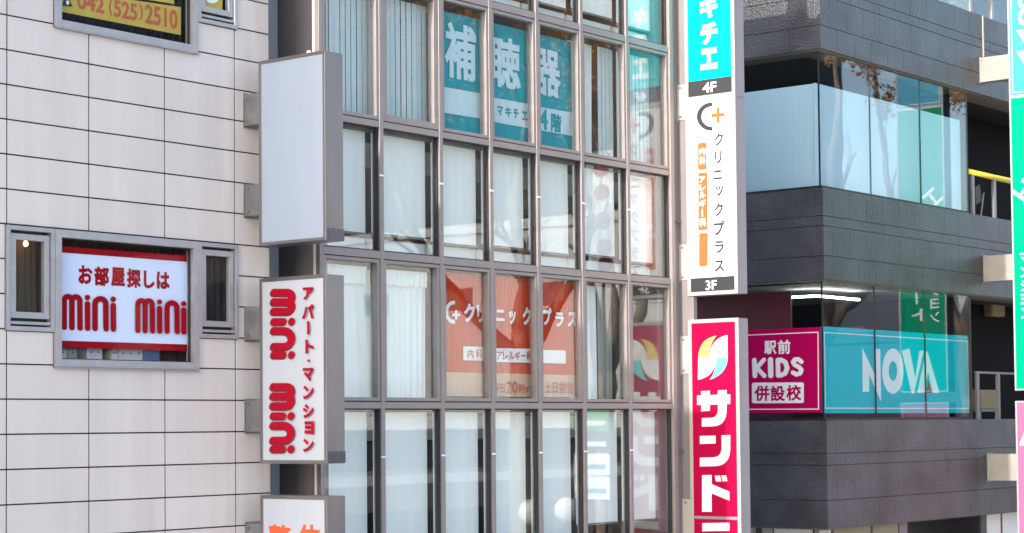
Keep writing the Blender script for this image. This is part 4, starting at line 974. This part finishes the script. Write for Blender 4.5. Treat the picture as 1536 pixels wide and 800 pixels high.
tree('bare tree with brown leaves mirrored across the orange banners', [
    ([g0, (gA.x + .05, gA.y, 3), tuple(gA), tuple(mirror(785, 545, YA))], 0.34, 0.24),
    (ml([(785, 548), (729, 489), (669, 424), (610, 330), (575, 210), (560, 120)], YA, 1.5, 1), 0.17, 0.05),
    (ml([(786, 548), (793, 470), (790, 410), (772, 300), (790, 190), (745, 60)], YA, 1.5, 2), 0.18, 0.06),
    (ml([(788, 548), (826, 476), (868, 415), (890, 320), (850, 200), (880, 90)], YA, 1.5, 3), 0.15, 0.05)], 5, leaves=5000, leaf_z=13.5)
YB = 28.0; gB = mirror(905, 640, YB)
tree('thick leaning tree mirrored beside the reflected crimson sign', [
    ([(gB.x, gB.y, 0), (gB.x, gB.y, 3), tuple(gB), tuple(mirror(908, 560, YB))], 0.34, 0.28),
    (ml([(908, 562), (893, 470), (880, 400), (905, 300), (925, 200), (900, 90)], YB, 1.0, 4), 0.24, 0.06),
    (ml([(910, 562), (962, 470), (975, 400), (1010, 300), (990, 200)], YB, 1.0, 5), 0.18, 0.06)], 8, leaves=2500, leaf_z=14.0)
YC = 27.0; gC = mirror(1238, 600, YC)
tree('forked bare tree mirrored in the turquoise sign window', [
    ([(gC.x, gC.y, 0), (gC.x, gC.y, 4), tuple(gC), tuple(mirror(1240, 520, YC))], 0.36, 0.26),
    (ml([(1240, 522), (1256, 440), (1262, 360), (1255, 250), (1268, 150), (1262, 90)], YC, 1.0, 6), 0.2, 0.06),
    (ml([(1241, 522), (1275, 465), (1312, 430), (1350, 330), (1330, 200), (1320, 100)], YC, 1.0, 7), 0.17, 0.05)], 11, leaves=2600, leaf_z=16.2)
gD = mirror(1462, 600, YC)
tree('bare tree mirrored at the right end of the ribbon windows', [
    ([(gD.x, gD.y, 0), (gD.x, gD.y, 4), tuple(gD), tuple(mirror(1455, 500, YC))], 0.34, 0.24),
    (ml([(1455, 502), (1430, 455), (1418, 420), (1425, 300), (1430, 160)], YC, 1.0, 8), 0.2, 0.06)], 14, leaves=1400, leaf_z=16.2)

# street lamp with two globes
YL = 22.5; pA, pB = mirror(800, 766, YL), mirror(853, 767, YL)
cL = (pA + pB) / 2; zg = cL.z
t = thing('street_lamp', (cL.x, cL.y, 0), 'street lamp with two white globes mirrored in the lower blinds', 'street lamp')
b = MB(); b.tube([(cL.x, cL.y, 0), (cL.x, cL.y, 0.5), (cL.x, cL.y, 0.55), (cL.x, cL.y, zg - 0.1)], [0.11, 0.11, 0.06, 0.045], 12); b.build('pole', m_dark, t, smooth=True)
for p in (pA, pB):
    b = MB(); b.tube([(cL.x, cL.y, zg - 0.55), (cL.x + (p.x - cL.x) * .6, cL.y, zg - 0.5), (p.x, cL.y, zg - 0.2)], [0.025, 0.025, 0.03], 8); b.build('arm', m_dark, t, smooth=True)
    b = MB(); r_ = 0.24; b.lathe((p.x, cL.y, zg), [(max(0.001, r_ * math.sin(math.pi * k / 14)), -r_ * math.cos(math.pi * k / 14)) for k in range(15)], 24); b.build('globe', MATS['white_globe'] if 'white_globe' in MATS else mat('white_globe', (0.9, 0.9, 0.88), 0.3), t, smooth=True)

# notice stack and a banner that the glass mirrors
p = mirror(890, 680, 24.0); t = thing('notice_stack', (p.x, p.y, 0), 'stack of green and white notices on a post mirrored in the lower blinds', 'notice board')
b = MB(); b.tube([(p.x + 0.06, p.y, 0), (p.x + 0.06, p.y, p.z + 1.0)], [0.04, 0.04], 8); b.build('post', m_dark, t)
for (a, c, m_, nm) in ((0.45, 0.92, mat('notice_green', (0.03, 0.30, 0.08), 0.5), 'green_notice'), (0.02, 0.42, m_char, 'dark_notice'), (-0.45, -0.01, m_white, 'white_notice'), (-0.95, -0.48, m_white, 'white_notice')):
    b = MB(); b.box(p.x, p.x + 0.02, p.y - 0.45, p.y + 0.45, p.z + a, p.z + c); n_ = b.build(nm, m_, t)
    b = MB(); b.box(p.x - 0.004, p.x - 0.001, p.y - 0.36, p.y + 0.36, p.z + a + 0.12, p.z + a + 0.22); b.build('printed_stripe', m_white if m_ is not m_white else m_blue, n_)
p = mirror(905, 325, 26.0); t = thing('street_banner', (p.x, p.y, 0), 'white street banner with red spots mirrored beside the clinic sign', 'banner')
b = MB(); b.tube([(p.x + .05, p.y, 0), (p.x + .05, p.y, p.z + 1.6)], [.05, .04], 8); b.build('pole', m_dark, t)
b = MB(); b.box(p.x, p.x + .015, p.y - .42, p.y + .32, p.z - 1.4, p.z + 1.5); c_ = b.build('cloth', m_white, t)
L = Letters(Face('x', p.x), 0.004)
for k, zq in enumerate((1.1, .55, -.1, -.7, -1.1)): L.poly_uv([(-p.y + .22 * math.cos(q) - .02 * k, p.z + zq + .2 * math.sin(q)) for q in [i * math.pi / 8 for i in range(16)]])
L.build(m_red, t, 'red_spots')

# far buildings and the neighbour up the street (mirrored faces; an unseen block added for shade)
m_wh = mat('white_render', (0.50, 0.50, 0.50), 0.7, var=0.05, vscale=0.3)
m_gr = mat('grey_render', (0.12, 0.135, 0.16), 0.7, var=0.06, vscale=0.3)
m_dw = mat('dark_window', (0.05, 0.06, 0.08), 0.15)
m_dkgr = mat('dark_grey_render', (0.022, 0.026, 0.034), 0.6, var=0.06, vscale=0.3)
def far_building(label, x0, x1, y0, y1, h, m_, wins):
    t = thing('far_building', ((x0 + x1) / 2, (y0 + y1) / 2, 0), label, 'building')
    b = MB(); b.box(x0, x1, y0, y1, 0, h); b.build('wall', m_, t)
    b = MB(); b.box(x0 - .2, x1 + .2, y0 - .2, y1 + .2, h, h + .5); b.build('roof', m_, t)
    for (ya, yb, za, zb_) in wins:
        b = MB(); b.box(x0 - 0.03, x0 + 0.05, ya, yb, za, zb_); w = b.build('window', m_dw, t)
        b = MB(); b.box(x0 - 0.08, x0 - 0.031, ya - .08, yb + .08, za - .12, za - .002); b.build('sill', m_, w)
far_building('dark low block added so the lower blinds mirror something dim', 70, 77, -62, -14, 6.3, m_dkgr, [])  # added before the white wall to darken the lower reflections
far_building('white far building closing the street, mirrored in the facade', 78, 95, -60, -13, 17, m_wh, [(y, y + 1.8, z, z + 1.2) for y in range(-57, -15, 6) for z in (13.0,)])
m_bg = mat('blue_grey_render', (0.42, 0.48, 0.56), 0.7, var=0.06, vscale=0.3)
far_building('dark far building mirrored in the turquoise window sign', 80, 95, -12.5, 10, 10.6, m_dkgr, [(y, y + 2.4, z, z + 1.4) for y in (-11.5, -8, -4.5, -1, 2.5, 6) for z in (6.5,)])
far_building('blue grey far building behind the dark one, mirrored above the turquoise sign', 96, 110, -18, 14, 17, m_bg, [(y, y + 3.0, z, z + 1.2) for y in (-16, -11, -6, -1, 4, 9) for z in (11.5, 14.5)])
far_building('tall dark block added to dim the reflection in the upper windows', 118, 130, -120, -38, 48, m_dkgr, [])  # added behind the white building so the upper panes reflect less sky
far_building('long low building on the other side of the street', -40, 60, -40, -24, 9, m_wh, [])
tanE = math.tan(SUN_EL)
zsh = zx(1066, 614, XR); ysh = at_x(1091, 700, XR).y            # where its shadow ends on the crimson sign
hN = zsh + (XR - 5) * tanE / math.cos(SUN_AZ); yN = ysh - (XR - 5) * math.tan(SUN_AZ)
t = thing('unseen_shade_block', (-5, 22, 0), 'unseen tall block up the street, added to shade the signs', 'building')  # out of view, sized only to cast shade on the projecting signs
b = MB(); b.box(-25, 5, yN, 28, 0, hN - 0.1); b.build('wall', m_gr, t)
b = MB(); b.box(-25.1, 5.0, yN, 28.1, hN - 0.1, hN); b.build('roof', m_gr, t)
print('shade_block', yN, hN, 'blank sign top', zt1, 'shade there', hN - (XL - 5) * tanE, 'Yo', Yo, yN + (XL - 5) * 0.04)

for o in bpy.data.objects:
    if '_o' in o: del o['_o']
